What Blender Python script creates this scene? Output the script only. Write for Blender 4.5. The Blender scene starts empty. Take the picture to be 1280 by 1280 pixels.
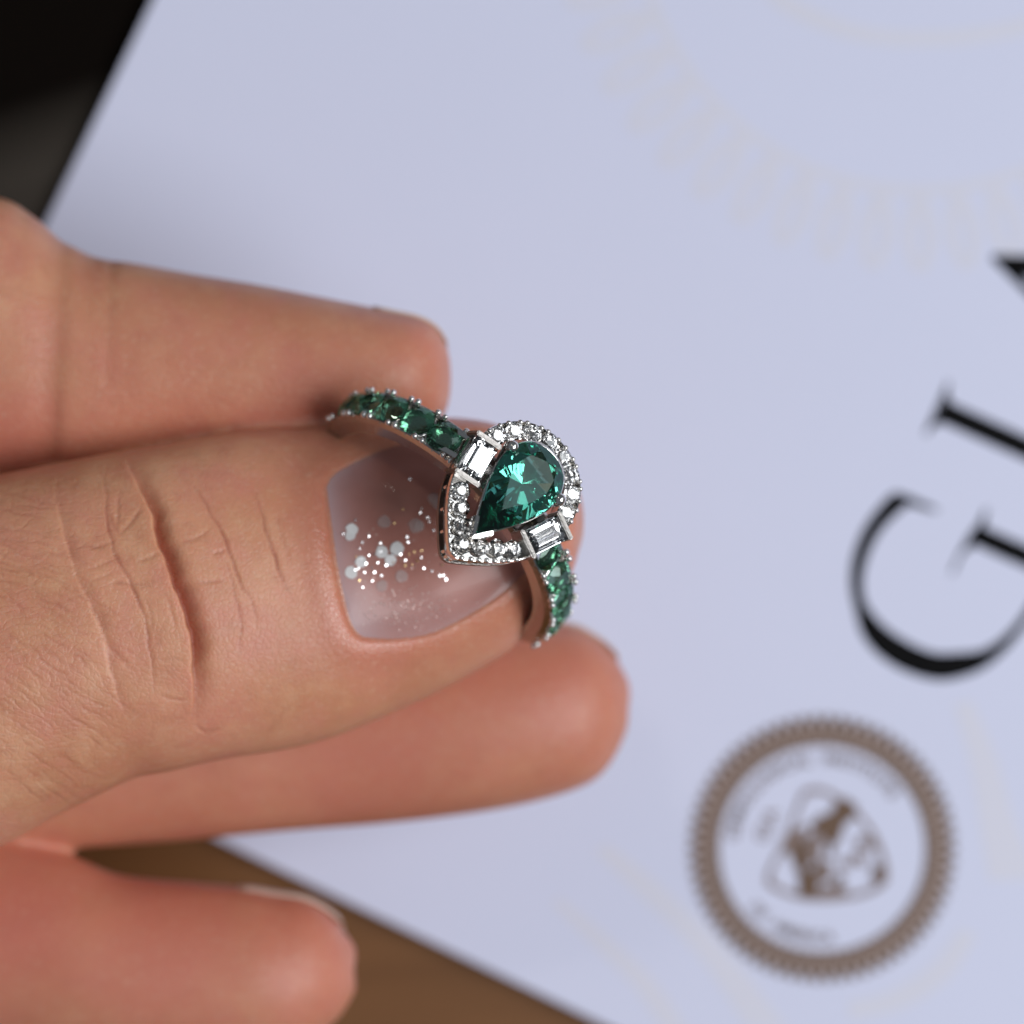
# Close-up of a hand pinching a green pear-cut ring above a printed certificate.
# One Blender unit is one centimetre.
import bpy, bmesh, math, random
import numpy as np
from mathutils import Vector, Matrix
from mathutils.bvhtree import BVHTree

random.seed(7)
rng = np.random.default_rng(7)
scene = bpy.context.scene
scene.unit_settings.system = 'METRIC'
scene.unit_settings.scale_length = 0.01
COL = scene.collection

# ------------------------------------------------------------------ camera
CAM_H = 32.0                      # lens above the plane of the ring head
PX = 0.00525                      # cm per photograph pixel in that plane
cam_d = bpy.data.cameras.new("camera")
cam = bpy.data.objects.new("camera", cam_d)
COL.objects.link(cam)
cam.location = (0, 0, CAM_H)
cam_d.sensor_width = 36
cam_d.lens = CAM_H * 36 / (1280 * PX)
cam_d.clip_start = 0.5
cam_d.clip_end = 2000
cam_d.dof.use_dof = True
cam_d.dof.focus_distance = CAM_H + 0.0
cam_d.dof.aperture_fstop = cam_d.lens * 1e-3 / 1.05
scene.camera = cam

# ------------------------------------------------------------------ world and lamps
world = bpy.data.worlds.new("World")
scene.world = world
world.use_nodes = True
bg = world.node_tree.nodes['Background']
bg.inputs[0].default_value = (0.80, 0.88, 1.0, 1)
bg.inputs[1].default_value = 0.13


def area_lamp(name, loc, size, size_y, power, color):
    l = bpy.data.lights.new(name, 'AREA')
    l.shape = 'RECTANGLE'
    l.size, l.size_y, l.energy, l.color = size, size_y, power, color
    o = bpy.data.objects.new(name, l)
    COL.objects.link(o)
    o.location = loc
    o.rotation_euler = (Vector((0, 0, -1)) - Vector(loc)).to_track_quat('-Z', 'Y').to_euler()
    return o


area_lamp('window_light', (46, -10, 60), 48, 46, 50500, (0.95, 0.97, 1.0))
area_lamp('bounce_fill_light', (66, 26, 42), 30, 30, 4600, (0.90, 0.95, 1.0))  # added soft fill out of frame, standing for wall bounce on the ring head
area_lamp('sparkle_light', (-14, 40, 64), 4.5, 4.5, 2600, (1.0, 0.93, 0.84))  # small hard source added out of view to make gems and skin sparkle

scene.view_settings.view_transform = 'Standard'
scene.view_settings.look = 'None'
scene.view_settings.exposure = 0
scene.view_settings.gamma = 1
scene.render.engine = 'CYCLES'
cy = scene.cycles
cy.max_bounces = 20
cy.transmission_bounces = 16
cy.glossy_bounces = 8
cy.diffuse_bounces = 5
cy.sample_clamp_indirect = 12
cy.use_denoising = True
cy.caustics_reflective = True
cy.caustics_refractive = True
cy.blur_glossy = 0.3


# ------------------------------------------------------------------ helpers
def sc(z):
    return PX * (CAM_H - z) / CAM_H


def W(px, py, z):
    """the point at depth z that the photograph shows at pixel px, py"""
    s = sc(z)
    return Vector(((px - 640) * s, (640 - py) * s, z))


def project(co):
    s = PX * (CAM_H - co[:, 2]) / CAM_H
    return np.stack([640 + co[:, 0] / s, 640 - co[:, 1] / s], 1)


def mesh_obj(name, verts, faces, mat, parent=None, smooth=False):
    me = bpy.data.meshes.new(name)
    me.from_pydata([tuple(v) for v in verts], [], faces)
    me.validate()
    if smooth:
        me.polygons.foreach_set('use_smooth', [True] * len(me.polygons))
    if mat:
        me.materials.append(mat)
    o = bpy.data.objects.new(name, me)
    COL.objects.link(o)
    o.parent = parent
    return o


def share(name, me, parent, matrix):
    o = bpy.data.objects.new(name, me)
    COL.objects.link(o)
    o.parent = parent
    o.matrix_local = matrix
    return o


def empty(name, loc=(0, 0, 0)):
    o = bpy.data.objects.new(name, None)
    COL.objects.link(o)
    o.location = loc
    o.empty_display_size = 0.3
    return o


def tag(o, label=None, category=None, group=None, kind=None):
    for k, v in (('label', label), ('category', category), ('group', group), ('kind', kind)):
        if v:
            o[k] = v
    return o


def catmull(P, n):
    """dense Catmull-Rom resampling of the rows of P, n steps for each span"""
    P = np.asarray(P, float)
    Q = np.vstack([2 * P[0] - P[1], P, 2 * P[-1] - P[-2]])
    out = []
    for i in range(len(P) - 1):
        p0, p1, p2, p3 = Q[i:i + 4]
        for k in range(n):
            t = k / n
            out.append(0.5 * ((2 * p1) + (p2 - p0) * t + (2 * p0 - 5 * p1 + 4 * p2 - p3) * t * t
                              + (3 * p1 - p0 - 3 * p2 + p3) * t ** 3))
    out.append(P[-1])
    return np.array(out)


# ------------------------------------------------------------------ materials
def new_mat(name):
    m = bpy.data.materials.new(name)
    m.use_nodes = True
    nt = m.node_tree
    nt.nodes.clear()
    out = nt.nodes.new('ShaderNodeOutputMaterial')
    return m, nt, out


def nd(nt, kind, **kw):
    n = nt.nodes.new(kind)
    for k, v in kw.items():
        if k.startswith('in_'):
            key = k[3:]
            key = int(key) if key.isdigit() else key.replace('_', ' ')
            n.inputs[key].default_value = v
        else:
            setattr(n, k, v)
    return n


def mixc(nt, a, b, fac):
    m = nt.nodes.new('ShaderNodeMix')
    m.data_type = 'RGBA'
    for sock, v in ((m.inputs[0], fac), (m.inputs[6], a), (m.inputs[7], b)):
        if isinstance(v, bpy.types.NodeSocket):
            nt.links.new(v, sock)
        else:
            sock.default_value = v
    return m.outputs[2]


def ramp(nt, src, p0, p1, v0=0.0, v1=1.0):
    r = nt.nodes.new('ShaderNodeMapRange')
    r.inputs[1].default_value, r.inputs[2].default_value = p0, p1
    r.inputs[3].default_value, r.inputs[4].default_value = v0, v1
    nt.links.new(src, r.inputs[0])
    return r.outputs[0]


def simple_mat(name, color, rough=0.5, metallic=0.0, var=0.08, scale=3.0, bump=0.0, bscale=30, **extra):
    m, nt, out = new_mat(name)
    b = nd(nt, 'ShaderNodeBsdfPrincipled')
    co = nd(nt, 'ShaderNodeTexCoord')
    nz = nd(nt, 'ShaderNodeTexNoise', in_Scale=scale, in_Detail=4.0)
    nt.links.new(co.outputs['Object'], nz.inputs['Vector'])
    c0 = tuple(c * (1 - var) for c in color) + (1,)
    c1 = tuple(min(1, c * (1 + var)) for c in color) + (1,)
    nt.links.new(mixc(nt, c0, c1, nz.outputs['Fac']), b.inputs['Base Color'])
    b.inputs['Roughness'].default_value = rough
    b.inputs['Metallic'].default_value = metallic
    for k, v in extra.items():
        b.inputs[k.replace('_', ' ')].default_value = v
    if bump:
        nb = nd(nt, 'ShaderNodeTexNoise', in_Scale=bscale, in_Detail=5.0)
        nt.links.new(co.outputs['Object'], nb.inputs['Vector'])
        bp = nd(nt, 'ShaderNodeBump', in_Strength=bump, in_Distance=0.02)
        nt.links.new(nb.outputs['Fac'], bp.inputs['Height'])
        nt.links.new(bp.outputs[0], b.inputs['Normal'])
    nt.links.new(b.outputs[0], out.inputs[0])
    return m


M_paper = simple_mat('paper_board', (0.725, 0.75, 0.93), 0.7, var=0.015, scale=0.6, bump=0.05, bscale=40)
M_ink = simple_mat('black_ink', (0.003, 0.003, 0.0035), 0.8, var=0.3, Specular_IOR_Level=0.15)
M_brown = simple_mat('bronze_ink', (0.14, 0.075, 0.040), 0.5, var=0.15, scale=4)
M_brown_pale = simple_mat('bronze_ink_light', (0.24, 0.17, 0.15), 0.5, var=0.05, scale=4)
M_brown_faint = simple_mat('bronze_ink_faint', (0.50, 0.40, 0.38), 0.5, var=0.05, scale=4)
M_cream = simple_mat('cream_watermark_ink', (0.745, 0.745, 0.855), 0.6, var=0.02, scale=0.8)
M_silver = simple_mat('polished_white_gold', (0.78, 0.76, 0.73), 0.09, 1.0, var=0.04, scale=8, bump=0.03, bscale=25)
M_shank = simple_mat('dark_white_gold', (0.46, 0.44, 0.42), 0.16, 1.0, var=0.08, scale=8, bump=0.05, bscale=30)  # darker base and less mirror-like than the polished metal
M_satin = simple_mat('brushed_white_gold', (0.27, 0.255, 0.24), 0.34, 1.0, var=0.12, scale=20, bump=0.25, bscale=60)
M_beadm = simple_mat('bead_white_gold', (0.93, 0.91, 0.88), 0.25, 1.0, var=0.04, scale=8)


def wood_mat():
    m, nt, out = new_mat('brown_wood')
    b = nd(nt, 'ShaderNodeBsdfPrincipled')
    co = nd(nt, 'ShaderNodeTexCoord')
    mp = nd(nt, 'ShaderNodeMapping')
    mp.inputs['Rotation'].default_value = (0, 0, 0.5)
    mp.inputs['Scale'].default_value = (0.25, 2.2, 1)
    nz = nd(nt, 'ShaderNodeTexNoise', in_Scale=1.6, in_Detail=7.0, in_Distortion=0.6)
    nt.links.new(co.outputs['Object'], mp.inputs[0])
    nt.links.new(mp.outputs[0], nz.inputs['Vector'])
    c = mixc(nt, (0.165, 0.063, 0.013, 1), (0.20, 0.080, 0.020, 1), ramp(nt, nz.outputs['Fac'], 0.3, 0.7))
    nt.links.new(c, b.inputs['Base Color'])
    b.inputs['Roughness'].default_value = 0.45
    bp = nd(nt, 'ShaderNodeBump', in_Strength=0.2, in_Distance=0.02)
    nt.links.new(nz.outputs['Fac'], bp.inputs['Height'])
    nt.links.new(bp.outputs[0], b.inputs['Normal'])
    nt.links.new(b.outputs[0], out.inputs[0])
    return m


def fabric_mat(name, color):
    m, nt, out = new_mat(name)
    b = nd(nt, 'ShaderNodeBsdfPrincipled', in_Roughness=0.95)
    b.inputs['Specular IOR Level'].default_value = 0.08
    co = nd(nt, 'ShaderNodeTexCoord')
    w = nd(nt, 'ShaderNodeTexWave', in_Scale=9.0, in_Distortion=0.4)
    nt.links.new(co.outputs['Object'], w.inputs['Vector'])
    nt.links.new(mixc(nt, tuple(c * 0.8 for c in color) + (1,), tuple(c * 1.2 for c in color) + (1,), w.outputs['Fac']),
                 b.inputs['Base Color'])
    bp = nd(nt, 'ShaderNodeBump', in_Strength=0.3, in_Distance=0.02)
    nt.links.new(w.outputs['Fac'], bp.inputs['Height'])
    nt.links.new(bp.outputs[0], b.inputs['Normal'])
    nt.links.new(b.outputs[0], out.inputs[0])
    return m


def gem_mat(name, color, ior, rough=0.0):
    m, nt, out = new_mat(name)
    g = nd(nt, 'ShaderNodeBsdfGlass', in_Roughness=rough, in_IOR=ior)
    co = nd(nt, 'ShaderNodeTexCoord')
    nz = nd(nt, 'ShaderNodeTexNoise', in_Scale=2.5, in_Detail=2.0)
    nt.links.new(co.outputs['Object'], nz.inputs['Vector'])
    c0 = tuple(c * 0.93 for c in color) + (1,)
    c1 = tuple(min(1, c * 1.06) for c in color) + (1,)
    nt.links.new(mixc(nt, c0, c1, nz.outputs['Fac']), g.inputs['Color'])
    nt.links.new(g.outputs[0], out.inputs[0])
    return m


M_wood = wood_mat()
M_mat_black = fabric_mat('black_cloth', (0.004, 0.0035, 0.003))
M_mat_grey = fabric_mat('grey_cloth', (0.050, 0.043, 0.037))
M_teal = gem_mat('teal_green_gem', (0.52, 0.775, 0.72), 1.74)
M_green = gem_mat('green_gem', (0.66, 0.87, 0.77), 1.70)
M_diamond = gem_mat('diamond', (1.0, 1.0, 1.0), 2.4)


def skin_mat():
    m, nt, out = new_mat('skin')
    L = nt.links.new
    b = nd(nt, 'ShaderNodeBsdfPrincipled')
    co = nd(nt, 'ShaderNodeTexCoord')
    obj = co.outputs['Object']
    fl = nd(nt, 'ShaderNodeAttribute', attribute_name='flush')
    cr = nd(nt, 'ShaderNodeAttribute', attribute_name='crease')
    fine = nd(nt, 'ShaderNodeAttribute', attribute_name='fine')
    n1 = nd(nt, 'ShaderNodeTexNoise', in_Scale=1.3, in_Detail=3.0)
    n2 = nd(nt, 'ShaderNodeTexNoise', in_Scale=7.0, in_Detail=5.0, in_Roughness=0.65)
    L(obj, n1.inputs['Vector'])
    L(obj, n2.inputs['Vector'])
    n4 = nd(nt, 'ShaderNodeTexNoise', in_Scale=2.8, in_Detail=4.0, in_Roughness=0.6)
    L(obj, n4.inputs['Vector'])
    n5 = nd(nt, 'ShaderNodeTexNoise', in_Scale=26.0, in_Detail=3.0)
    L(obj, n5.inputs['Vector'])
    base = mixc(nt, (0.59, 0.262, 0.145, 1), (0.72, 0.348, 0.210, 1), ramp(nt, n1.outputs['Fac'], 0.35, 0.65))
    base = mixc(nt, base, (0.64, 0.25, 0.175, 1), ramp(nt, n4.outputs['Fac'], 0.46, 0.70, 0, 0.75))
    base = mixc(nt, base, (0.72, 0.40, 0.235, 1), ramp(nt, n4.outputs['Fac'], 0.46, 0.28, 0, 0.6))
    base = mixc(nt, base, (0.48, 0.19, 0.11, 1), ramp(nt, n2.outputs['Fac'], 0.52, 0.78, 0, 0.5))
    base = mixc(nt, base, (0.58, 0.19, 0.13, 1), fl.outputs['Fac'])
    base = mixc(nt, base, (0.70, 0.42, 0.30, 1), ramp(nt, n5.outputs['Fac'], 0.55, 0.75, 0, 0.35))
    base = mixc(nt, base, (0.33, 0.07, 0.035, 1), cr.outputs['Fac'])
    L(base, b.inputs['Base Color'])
    gl = nd(nt, 'ShaderNodeAttribute', attribute_name='gloss')
    rg = ramp(nt, gl.outputs['Fac'], 0.0, 1.0, 0.40, 0.25)
    L(rg, b.inputs['Roughness'])
    b.inputs['Specular IOR Level'].default_value = 0.42
    b.inputs['Subsurface Weight'].default_value = 0.45
    b.inputs['Subsurface Radius'].default_value = (1.0, 0.32, 0.18)
    b.inputs['Subsurface Scale'].default_value = 0.14
    # fine relief: a net of cells plus long wrinkles running down to the right
    mp = nd(nt, 'ShaderNodeMapping')
    mp.inputs['Rotation'].default_value = (0, 0, math.radians(28))
    mp.inputs['Scale'].default_value = (0.24, 1.0, 0.6)
    wob = nd(nt, 'ShaderNodeTexNoise', in_Scale=2.2, in_Detail=2.0)
    L(obj, wob.inputs['Vector'])
    add = nd(nt, 'ShaderNodeVectorMath', operation='MULTIPLY_ADD')
    L(wob.outputs['Color'], add.inputs[0])
    add.inputs[1].default_value = (0.35, 0.35, 0.35)
    L(obj, add.inputs[2])
    L(add.outputs[0], mp.inputs[0])
    v1 = nd(nt, 'ShaderNodeTexVoronoi', feature='DISTANCE_TO_EDGE', in_Scale=15.0)
    L(mp.outputs[0], v1.inputs['Vector'])
    v2 = nd(nt, 'ShaderNodeTexVoronoi', feature='DISTANCE_TO_EDGE', in_Scale=26.0)
    L(obj, v2.inputs['Vector'])
    n3 = nd(nt, 'ShaderNodeTexNoise', in_Scale=38.0, in_Detail=5.0)
    L(obj, n3.inputs['Vector'])
    h1 = ramp(nt, v1.outputs['Distance'], 0.0, 0.10)
    h2 = ramp(nt, v2.outputs['Distance'], 0.0, 0.16)
    m1 = nd(nt, 'ShaderNodeMath', operation='MULTIPLY')
    L(h1, m1.inputs[0])
    L(fine.outputs['Fac'], m1.inputs[1])
    b1 = nd(nt, 'ShaderNodeBump', in_Strength=0.32, in_Distance=0.007)
    L(m1.outputs[0], b1.inputs['Height'])
    b2 = nd(nt, 'ShaderNodeBump', in_Strength=0.28, in_Distance=0.005)
    L(h2, b2.inputs['Height'])
    L(b1.outputs[0], b2.inputs['Normal'])
    b3 = nd(nt, 'ShaderNodeBump', in_Strength=0.30, in_Distance=0.006)
    L(n3.outputs['Fac'], b3.inputs['Height'])
    L(b2.outputs[0], b3.inputs['Normal'])
    L(b3.outputs[0], b.inputs['Normal'])
    L(b.outputs[0], out.inputs[0])
    return m


def nail_mat(name, c0, c1, coat=0.6):
    m, nt, out = new_mat(name)
    b = nd(nt, 'ShaderNodeBsdfPrincipled')
    co = nd(nt, 'ShaderNodeTexCoord')
    haze = nd(nt, 'ShaderNodeAttribute', attribute_name='haze')
    nz = nd(nt, 'ShaderNodeTexNoise', in_Scale=2.4, in_Detail=3.0)
    nt.links.new(co.outputs['Object'], nz.inputs['Vector'])
    c = mixc(nt, c0 + (1,), c1 + (1,), ramp(nt, nz.outputs['Fac'], 0.35, 0.65))
    c = mixc(nt, c, (0.47, 0.33, 0.345, 1), haze.outputs['Fac'])  # lilac glare haze painted into the nail colour
    nt.links.new(c, b.inputs['Base Color'])
    b.inputs['Roughness'].default_value = 0.45
    b.inputs['Subsurface Weight'].default_value = 0.35
    b.inputs['Subsurface Radius'].default_value = (1.0, 0.4, 0.3)
    b.inputs['Subsurface Scale'].default_value = 0.08
    b.inputs['Coat Weight'].default_value = coat
    b.inputs['Coat Roughness'].default_value = 0.12
    nt.links.new(b.outputs[0], out.inputs[0])
    return m


M_skin = skin_mat()
M_nail = nail_mat('glossy_nail', (0.36, 0.13, 0.095), (0.44, 0.18, 0.14), 0.22)
M_nail_plain = nail_mat('plain_nail', (0.62, 0.42, 0.34), (0.70, 0.50, 0.40), 0.3)
M_flake = simple_mat('white_flake', (0.86, 0.86, 0.85), 0.4, 0.2, var=0.05, scale=10, Alpha=0.8)
M_flake_dim = simple_mat('pale_flake', (0.66, 0.56, 0.54), 0.5, 0.0, var=0.05, scale=10, Alpha=0.38)
M_dust = simple_mat('pale_dust', (0.85, 0.66, 0.60), 0.35, 0.3, var=0.05, scale=10, Alpha=0.55)
M_glit = simple_mat('silver_glitter', (0.95, 0.93, 0.93), 0.22, 1.0, var=0.03, scale=10)
M_gold = simple_mat('gold_glitter', (0.85, 0.60, 0.30), 0.28, 1.0, var=0.05, scale=10)

# ------------------------------------------------------------------ table, cloth, certificate
Z_TABLE = -4.85
Z_PAPER = -4.60


def slab(name, corners, z0, z1, mat, parent=None, bevel=0.02):
    n = len(corners)
    v = [(x, y, z0) for x, y in corners] + [(x, y, z1) for x, y in corners]
    f = [tuple(range(n - 1, -1, -1)), tuple(range(n, 2 * n))]
    f += [(i, (i + 1) % n, n + (i + 1) % n, n + i) for i in range(n)]
    o = mesh_obj(name, v, f, mat, parent)
    if bevel:
        bm = bmesh.new()
        bm.from_mesh(o.data)
        bmesh.ops.recalc_face_normals(bm, faces=bm.faces)
        bmesh.ops.bevel(bm, geom=[e for e in bm.edges], offset=bevel, segments=2, affect='EDGES')
        bm.to_mesh(o.data)
        bm.free()
    return o


t = slab('table_surface', [(-120, -90), (120, -90), (120, 90), (-120, 90)], Z_TABLE - 2.5, Z_TABLE, M_wood, None, 0.15)
tag(t, 'brown wooden table top under the certificate, seen blurred at the lower left', kind='structure')

# dark cloth under the upper left corner of the certificate
mat_root = empty('table_mat', W(-300, -300, Z_TABLE))
tag(mat_root, 'black cloth mat with dark grey hem under the upper left of the certificate', 'mat')


def to_local(root, pts):
    return [(p[0] - root.location.x, p[1] - root.location.y) for p in pts]


zc = Z_TABLE + 0.09


def dyed_cloth(origin):
    """black cloth whose dye runs out softly into grey towards the hem"""
    m, nt, out = new_mat('dyed_cloth')
    b = nd(nt, 'ShaderNodeBsdfPrincipled', in_Roughness=0.95)
    b.inputs['Specular IOR Level'].default_value = 0.08
    co = nd(nt, 'ShaderNodeTexCoord')
    sub = nd(nt, 'ShaderNodeVectorMath', operation='SUBTRACT')
    sub.inputs[1].default_value = (origin[0], origin[1], 0)
    dot = nd(nt, 'ShaderNodeVectorMath', operation='DOT_PRODUCT')
    dot.inputs[1].default_value = (0.327, -0.945, 0)
    nt.links.new(co.outputs['Object'], sub.inputs[0])
    nt.links.new(sub.outputs[0], dot.inputs[0])
    f = ramp(nt, dot.outputs['Value'], -0.25, 0.30)
    w = nd(nt, 'ShaderNodeTexWave', in_Scale=9.0, in_Distortion=0.4)
    nt.links.new(co.outputs['Object'], w.inputs['Vector'])
    dark = mixc(nt, (0.0030, 0.0018, 0.0012, 1), (0.0048, 0.0030, 0.0020, 1), w.outputs['Fac'])
    grey = mixc(nt, (0.052, 0.044, 0.036, 1), (0.068, 0.058, 0.048, 1), w.outputs['Fac'])
    nt.links.new(mixc(nt, dark, grey, f), b.inputs['Base Color'])
    nt.links.new(b.outputs[0], out.inputs[0])
    return m



def XY(px, py, z):
    w = W(px, py, z)
    return (w.x, w.y)


d = (0.945, -0.327)


def along(p, a, b):
    return (p[0] + d[0] * a - d[1] * b * -1 * 0 + (0.327) * b, p[1] + d[1] * a + 0.945 * b)


o0 = (0, 178)
cloth = [along(o0, -1500, -1500), along(o0, 420, -1500), along(o0, 420, 190), along(o0, -1500, 190)]
ca = to_local(mat_root, [XY(x, y, zc) for x, y in cloth])
o0l = to_local(mat_root, [XY(o0[0], o0[1], zc)])[0]
slab('cloth_panel', ca[::-1], 0.004, 0.12, dyed_cloth(o0l), mat_root, 0.03)
he = [along(o0, -1500, 182), along(o0, 420, 182), along(o0, 420, 196), along(o0, -1500, 196)]
slab('hem', to_local(mat_root, [XY(x, y, zc) for x, y in he])[::-1], 0.002, 0.15, M_mat_grey, mat_root, 0.03)

# certificate: corner hidden behind the hand, edges traced as a rectangle in place
cert = empty('certificate', W(900, 500, Z_PAPER))
tag(cert, 'white certificate printed with large black serif letters and a round brown seal',
    'certificate')
SP = sc(Z_PAPER)
ang = math.radians(64.6)


def cert_local(px, py):
    w = W(px, py, Z_PAPER)
    return (w.x - cert.location.x, w.y - cert.location.y)


corner = (-203, 822)
eL = (0.432, -0.902)      # left edge going up
eB = (0.902, 0.432)       # bottom edge going right


def cpt(a, b):
    return (corner[0] + eL[0] * a + eB[0] * b, corner[1] + eL[1] * a + eB[1] * b)


outline = [cpt(0, 14), cpt(0, 1060), cpt(3, 1200), cpt(14, 1400), cpt(20, 2700), cpt(3500, 2700), cpt(3500, 0), cpt(14, 0), cpt(4, 4)]
ol = [cert_local(*p) for p in outline]
cover = slab('cover', ol, -0.035, 0.0, M_paper, cert, 0.006)
inner = [cert_local(*cpt(a, b)) for a, b in ((8, 8), (8, 1060), (26, 1400), (32, 2690), (3492, 2690), (3492, 8))]
slab('inner_page', inner, -0.085, -0.040, M_paper, cert, 0.006)


def flat_poly(name, polys, z, mat, parent, pts_fn=cert_local):
    """printed areas: each polygon filled flat"""
    bm = bmesh.new()
    for P in polys:
        vs = [bm.verts.new((*pts_fn(*p), z)) for p in P]
        try:
            f = bm.faces.new(vs)
        except ValueError:
            continue
        f.normal_update()
        if f.normal.z < 0:
            f.normal_flip()
    big = [f for f in bm.faces if len(f.verts) > 4]
    if big:
        bmesh.ops.triangulate(bm, faces=big)
    me = bpy.data.meshes.new(name)
    bm.to_mesh(me)
    bm.free()
    me.materials.append(mat)
    o = bpy.data.objects.new(name, me)
    COL.objects.link(o)
    o.parent = parent
    return o


def strip(A, B):
    """quads between two polylines of equal length"""
    A = catmull(A, 6)
    B = catmull(B, 6)
    return [[tuple(A[i]), tuple(A[i + 1]), tuple(B[i + 1]), tuple(B[i])] for i in range(len(A) - 1)]


TD = np.array([0.914, 0.407])     # down the letters
TR = np.array([0.407, -0.914])    # reading direction


def LT(orig, x, y):
    p = np.array(orig) + TR * x + TD * y
    return (p[0], p[1])


# letter G
g_out = [(1136, 622), (1118, 616), (1097, 636), (1078, 664), (1066, 697), (1063, 730), (1069, 763), (1077, 792), (1096, 817), (1126, 837),
         (1162, 849), (1191, 849), (1227, 837), (1256, 814), (1280, 784), (1303, 750), (1318, 722)]
g_in = [(1137, 625), (1131, 634), (1106, 658), (1089, 686), (1079, 721), (1082, 752), (1098, 775), (1110, 786), (1124, 796), (1146, 808),
        (1170, 816), (1195, 816), (1228, 812), (1254, 796), (1276, 772), (1294, 742), (1304, 716)]
polys = strip(g_out, g_in)
polys += [[(1116, 617), (1132, 618), (1172, 636), (1171, 640), (1133, 631)]]
polys += strip([(1223, 655), (1250, 667), (1280, 680), (1318, 697)], [(1214, 679), (1243, 693), (1280, 709), (1310, 722)])
polys += strip([(1232, 636), (1222, 655), (1212, 668), (1200, 690), (1188, 716)], [(1235, 637), (1230, 660), (1218, 682), (1204, 692), (1191, 718)])
polys += [[(1310, 722), (1318, 697), (1330, 702), (1318, 730)]]
flat_poly('letter', polys, 0.004, M_ink, cert)
# letter I
i0 = (1170, 510)
H = 190
hw = 14
polys = [[LT(i0, -hw, 4), LT(i0, hw, 4), LT(i0, hw, H - 4), LT(i0, -hw, H - 4)],
         [LT(i0, -36, 0), LT(i0, 36, 0), LT(i0, 36, 3.2), LT(i0, -36, 3.2)],
         [LT(i0, -36, H - 3), LT(i0, 36, H - 3), LT(i0, 36, H), LT(i0, -36, H)]]
for sx in (-1, 1):
    for y0, y1 in ((3.2, 16), (H - 3, H - 16)):
        polys.append([LT(i0, sx * hw, y1), LT(i0, sx * (hw + 6), y0 + (y1 - y0) * 0.35), LT(i0, sx * 34, y0), LT(i0, sx * hw, y0)])
flat_poly('letter', polys, 0.004, M_ink, cert)
# letter A
a0 = (1240, 322)
polys = [[LT(a0, -2, 0), LT(a0, 4, 0), LT(a0, 84, H), LT(a0, 52, H), LT(a0, -12, 34)],
         [LT(a0, -2, 0), LT(a0, 2, 22), LT(a0, -64, H), LT(a0, -74, H)],
         [LT(a0, -48, 122), LT(a0, 36, 122), LT(a0, 38, 130), LT(a0, -50, 130)],
         [LT(a0, -100, H - 2), LT(a0, -40, H - 2), LT(a0, -40, H + 2), LT(a0, -100, H + 2)],
         [LT(a0, 30, H - 2), LT(a0, 108, H - 2), LT(a0, 108, H + 2), LT(a0, 30, H + 2)]]
flat_poly('letter', polys, 0.0045, M_ink, cert)


def rosette(cx, cy, k, n=76, sgns=(1, -1), wf=1.0):
    """guilloche ring of crossing curved strokes, k = scale"""
    P = []
    for i in range(n):
        a = 2 * math.pi * i / n
        for sgn in sgns:
            pts = []
            for j in range(7):
                u = j / 6
                r = (133 + 35 * u) * k
                th = a + sgn * 0.034 * math.sin(u * math.pi * 0.95)
                w = (2.35 * (1 - 0.35 * u)) * k * wf
                pts.append((r, th, w / r))
            for j in range(6):
                r0, t0, w0 = pts[j]
                r1, t1, w1 = pts[j + 1]
                P.append([(cx + r0 * math.cos(t0 - w0), cy + r0 * math.sin(t0 - w0)), (cx + r0 * math.cos(t0 + w0), cy + r0 * math.sin(t0 + w0)),
                          (cx + r1 * math.cos(t1 + w1), cy + r1 * math.sin(t1 + w1)), (cx + r1 * math.cos(t1 - w1), cy + r1 * math.sin(t1 - w1))])
    return P


def annulus(cx, cy, r0, r1, n=120, wob=0.0, m=76):
    P = []
    for i in range(n):
        a, b = 2 * math.pi * i / n, 2 * math.pi * (i + 1) / n
        P.append([(cx + r0 * math.cos(a), cy + r0 * math.sin(a)), (cx + r1 * math.cos(a), cy + r1 * math.sin(a)),
                  (cx + r1 * math.cos(b), cy + r1 * math.sin(b)), (cx + r0 * math.cos(b), cy + r0 * math.sin(b))])
    return P


def emblem_frame(cx, cy, k, w=6.5):
    """rounded triangle outline, one flat side to the left"""
    T = [(-12, -76), (6, -72), (38, -50), (64, -18), (77, 14), (80, 36), (74, 48), (50, 60), (10, 66), (-30, 64), (-62, 52), (-72, 42),
         (-68, 26), (-50, -10), (-36, -46), (-26, -70), (-12, -76)]
    A = [(cx + x * k, cy + y * k) for x, y in T]
    B = [(cx + x * k * (1 - w / 72), cy + y * k * (1 - w / 72)) for x, y in T]
    return strip(A, B)


def text_polys(body, size, fn):
    """outline of a short text, from the built-in font, mapped point by point"""
    cu = bpy.data.curves.new('t', 'FONT')
    cu.body = body
    cu.size = size
    cu.resolution_u = 2
    cu.offset = 0.018 * size
    cu.align_x = 'CENTER'
    cu.space_character = 1.12
    o = bpy.data.objects.new('t', cu)
    COL.objects.link(o)
    dg = bpy.context.evaluated_depsgraph_get()
    me = bpy.data.meshes.new_from_object(o.evaluated_get(dg))
    out = [[fn(me.vertices[i].co.x, me.vertices[i].co.y) for i in p.vertices] for p in me.polygons]
    bpy.data.objects.remove(o)
    bpy.data.meshes.remove(me)
    return out


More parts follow.
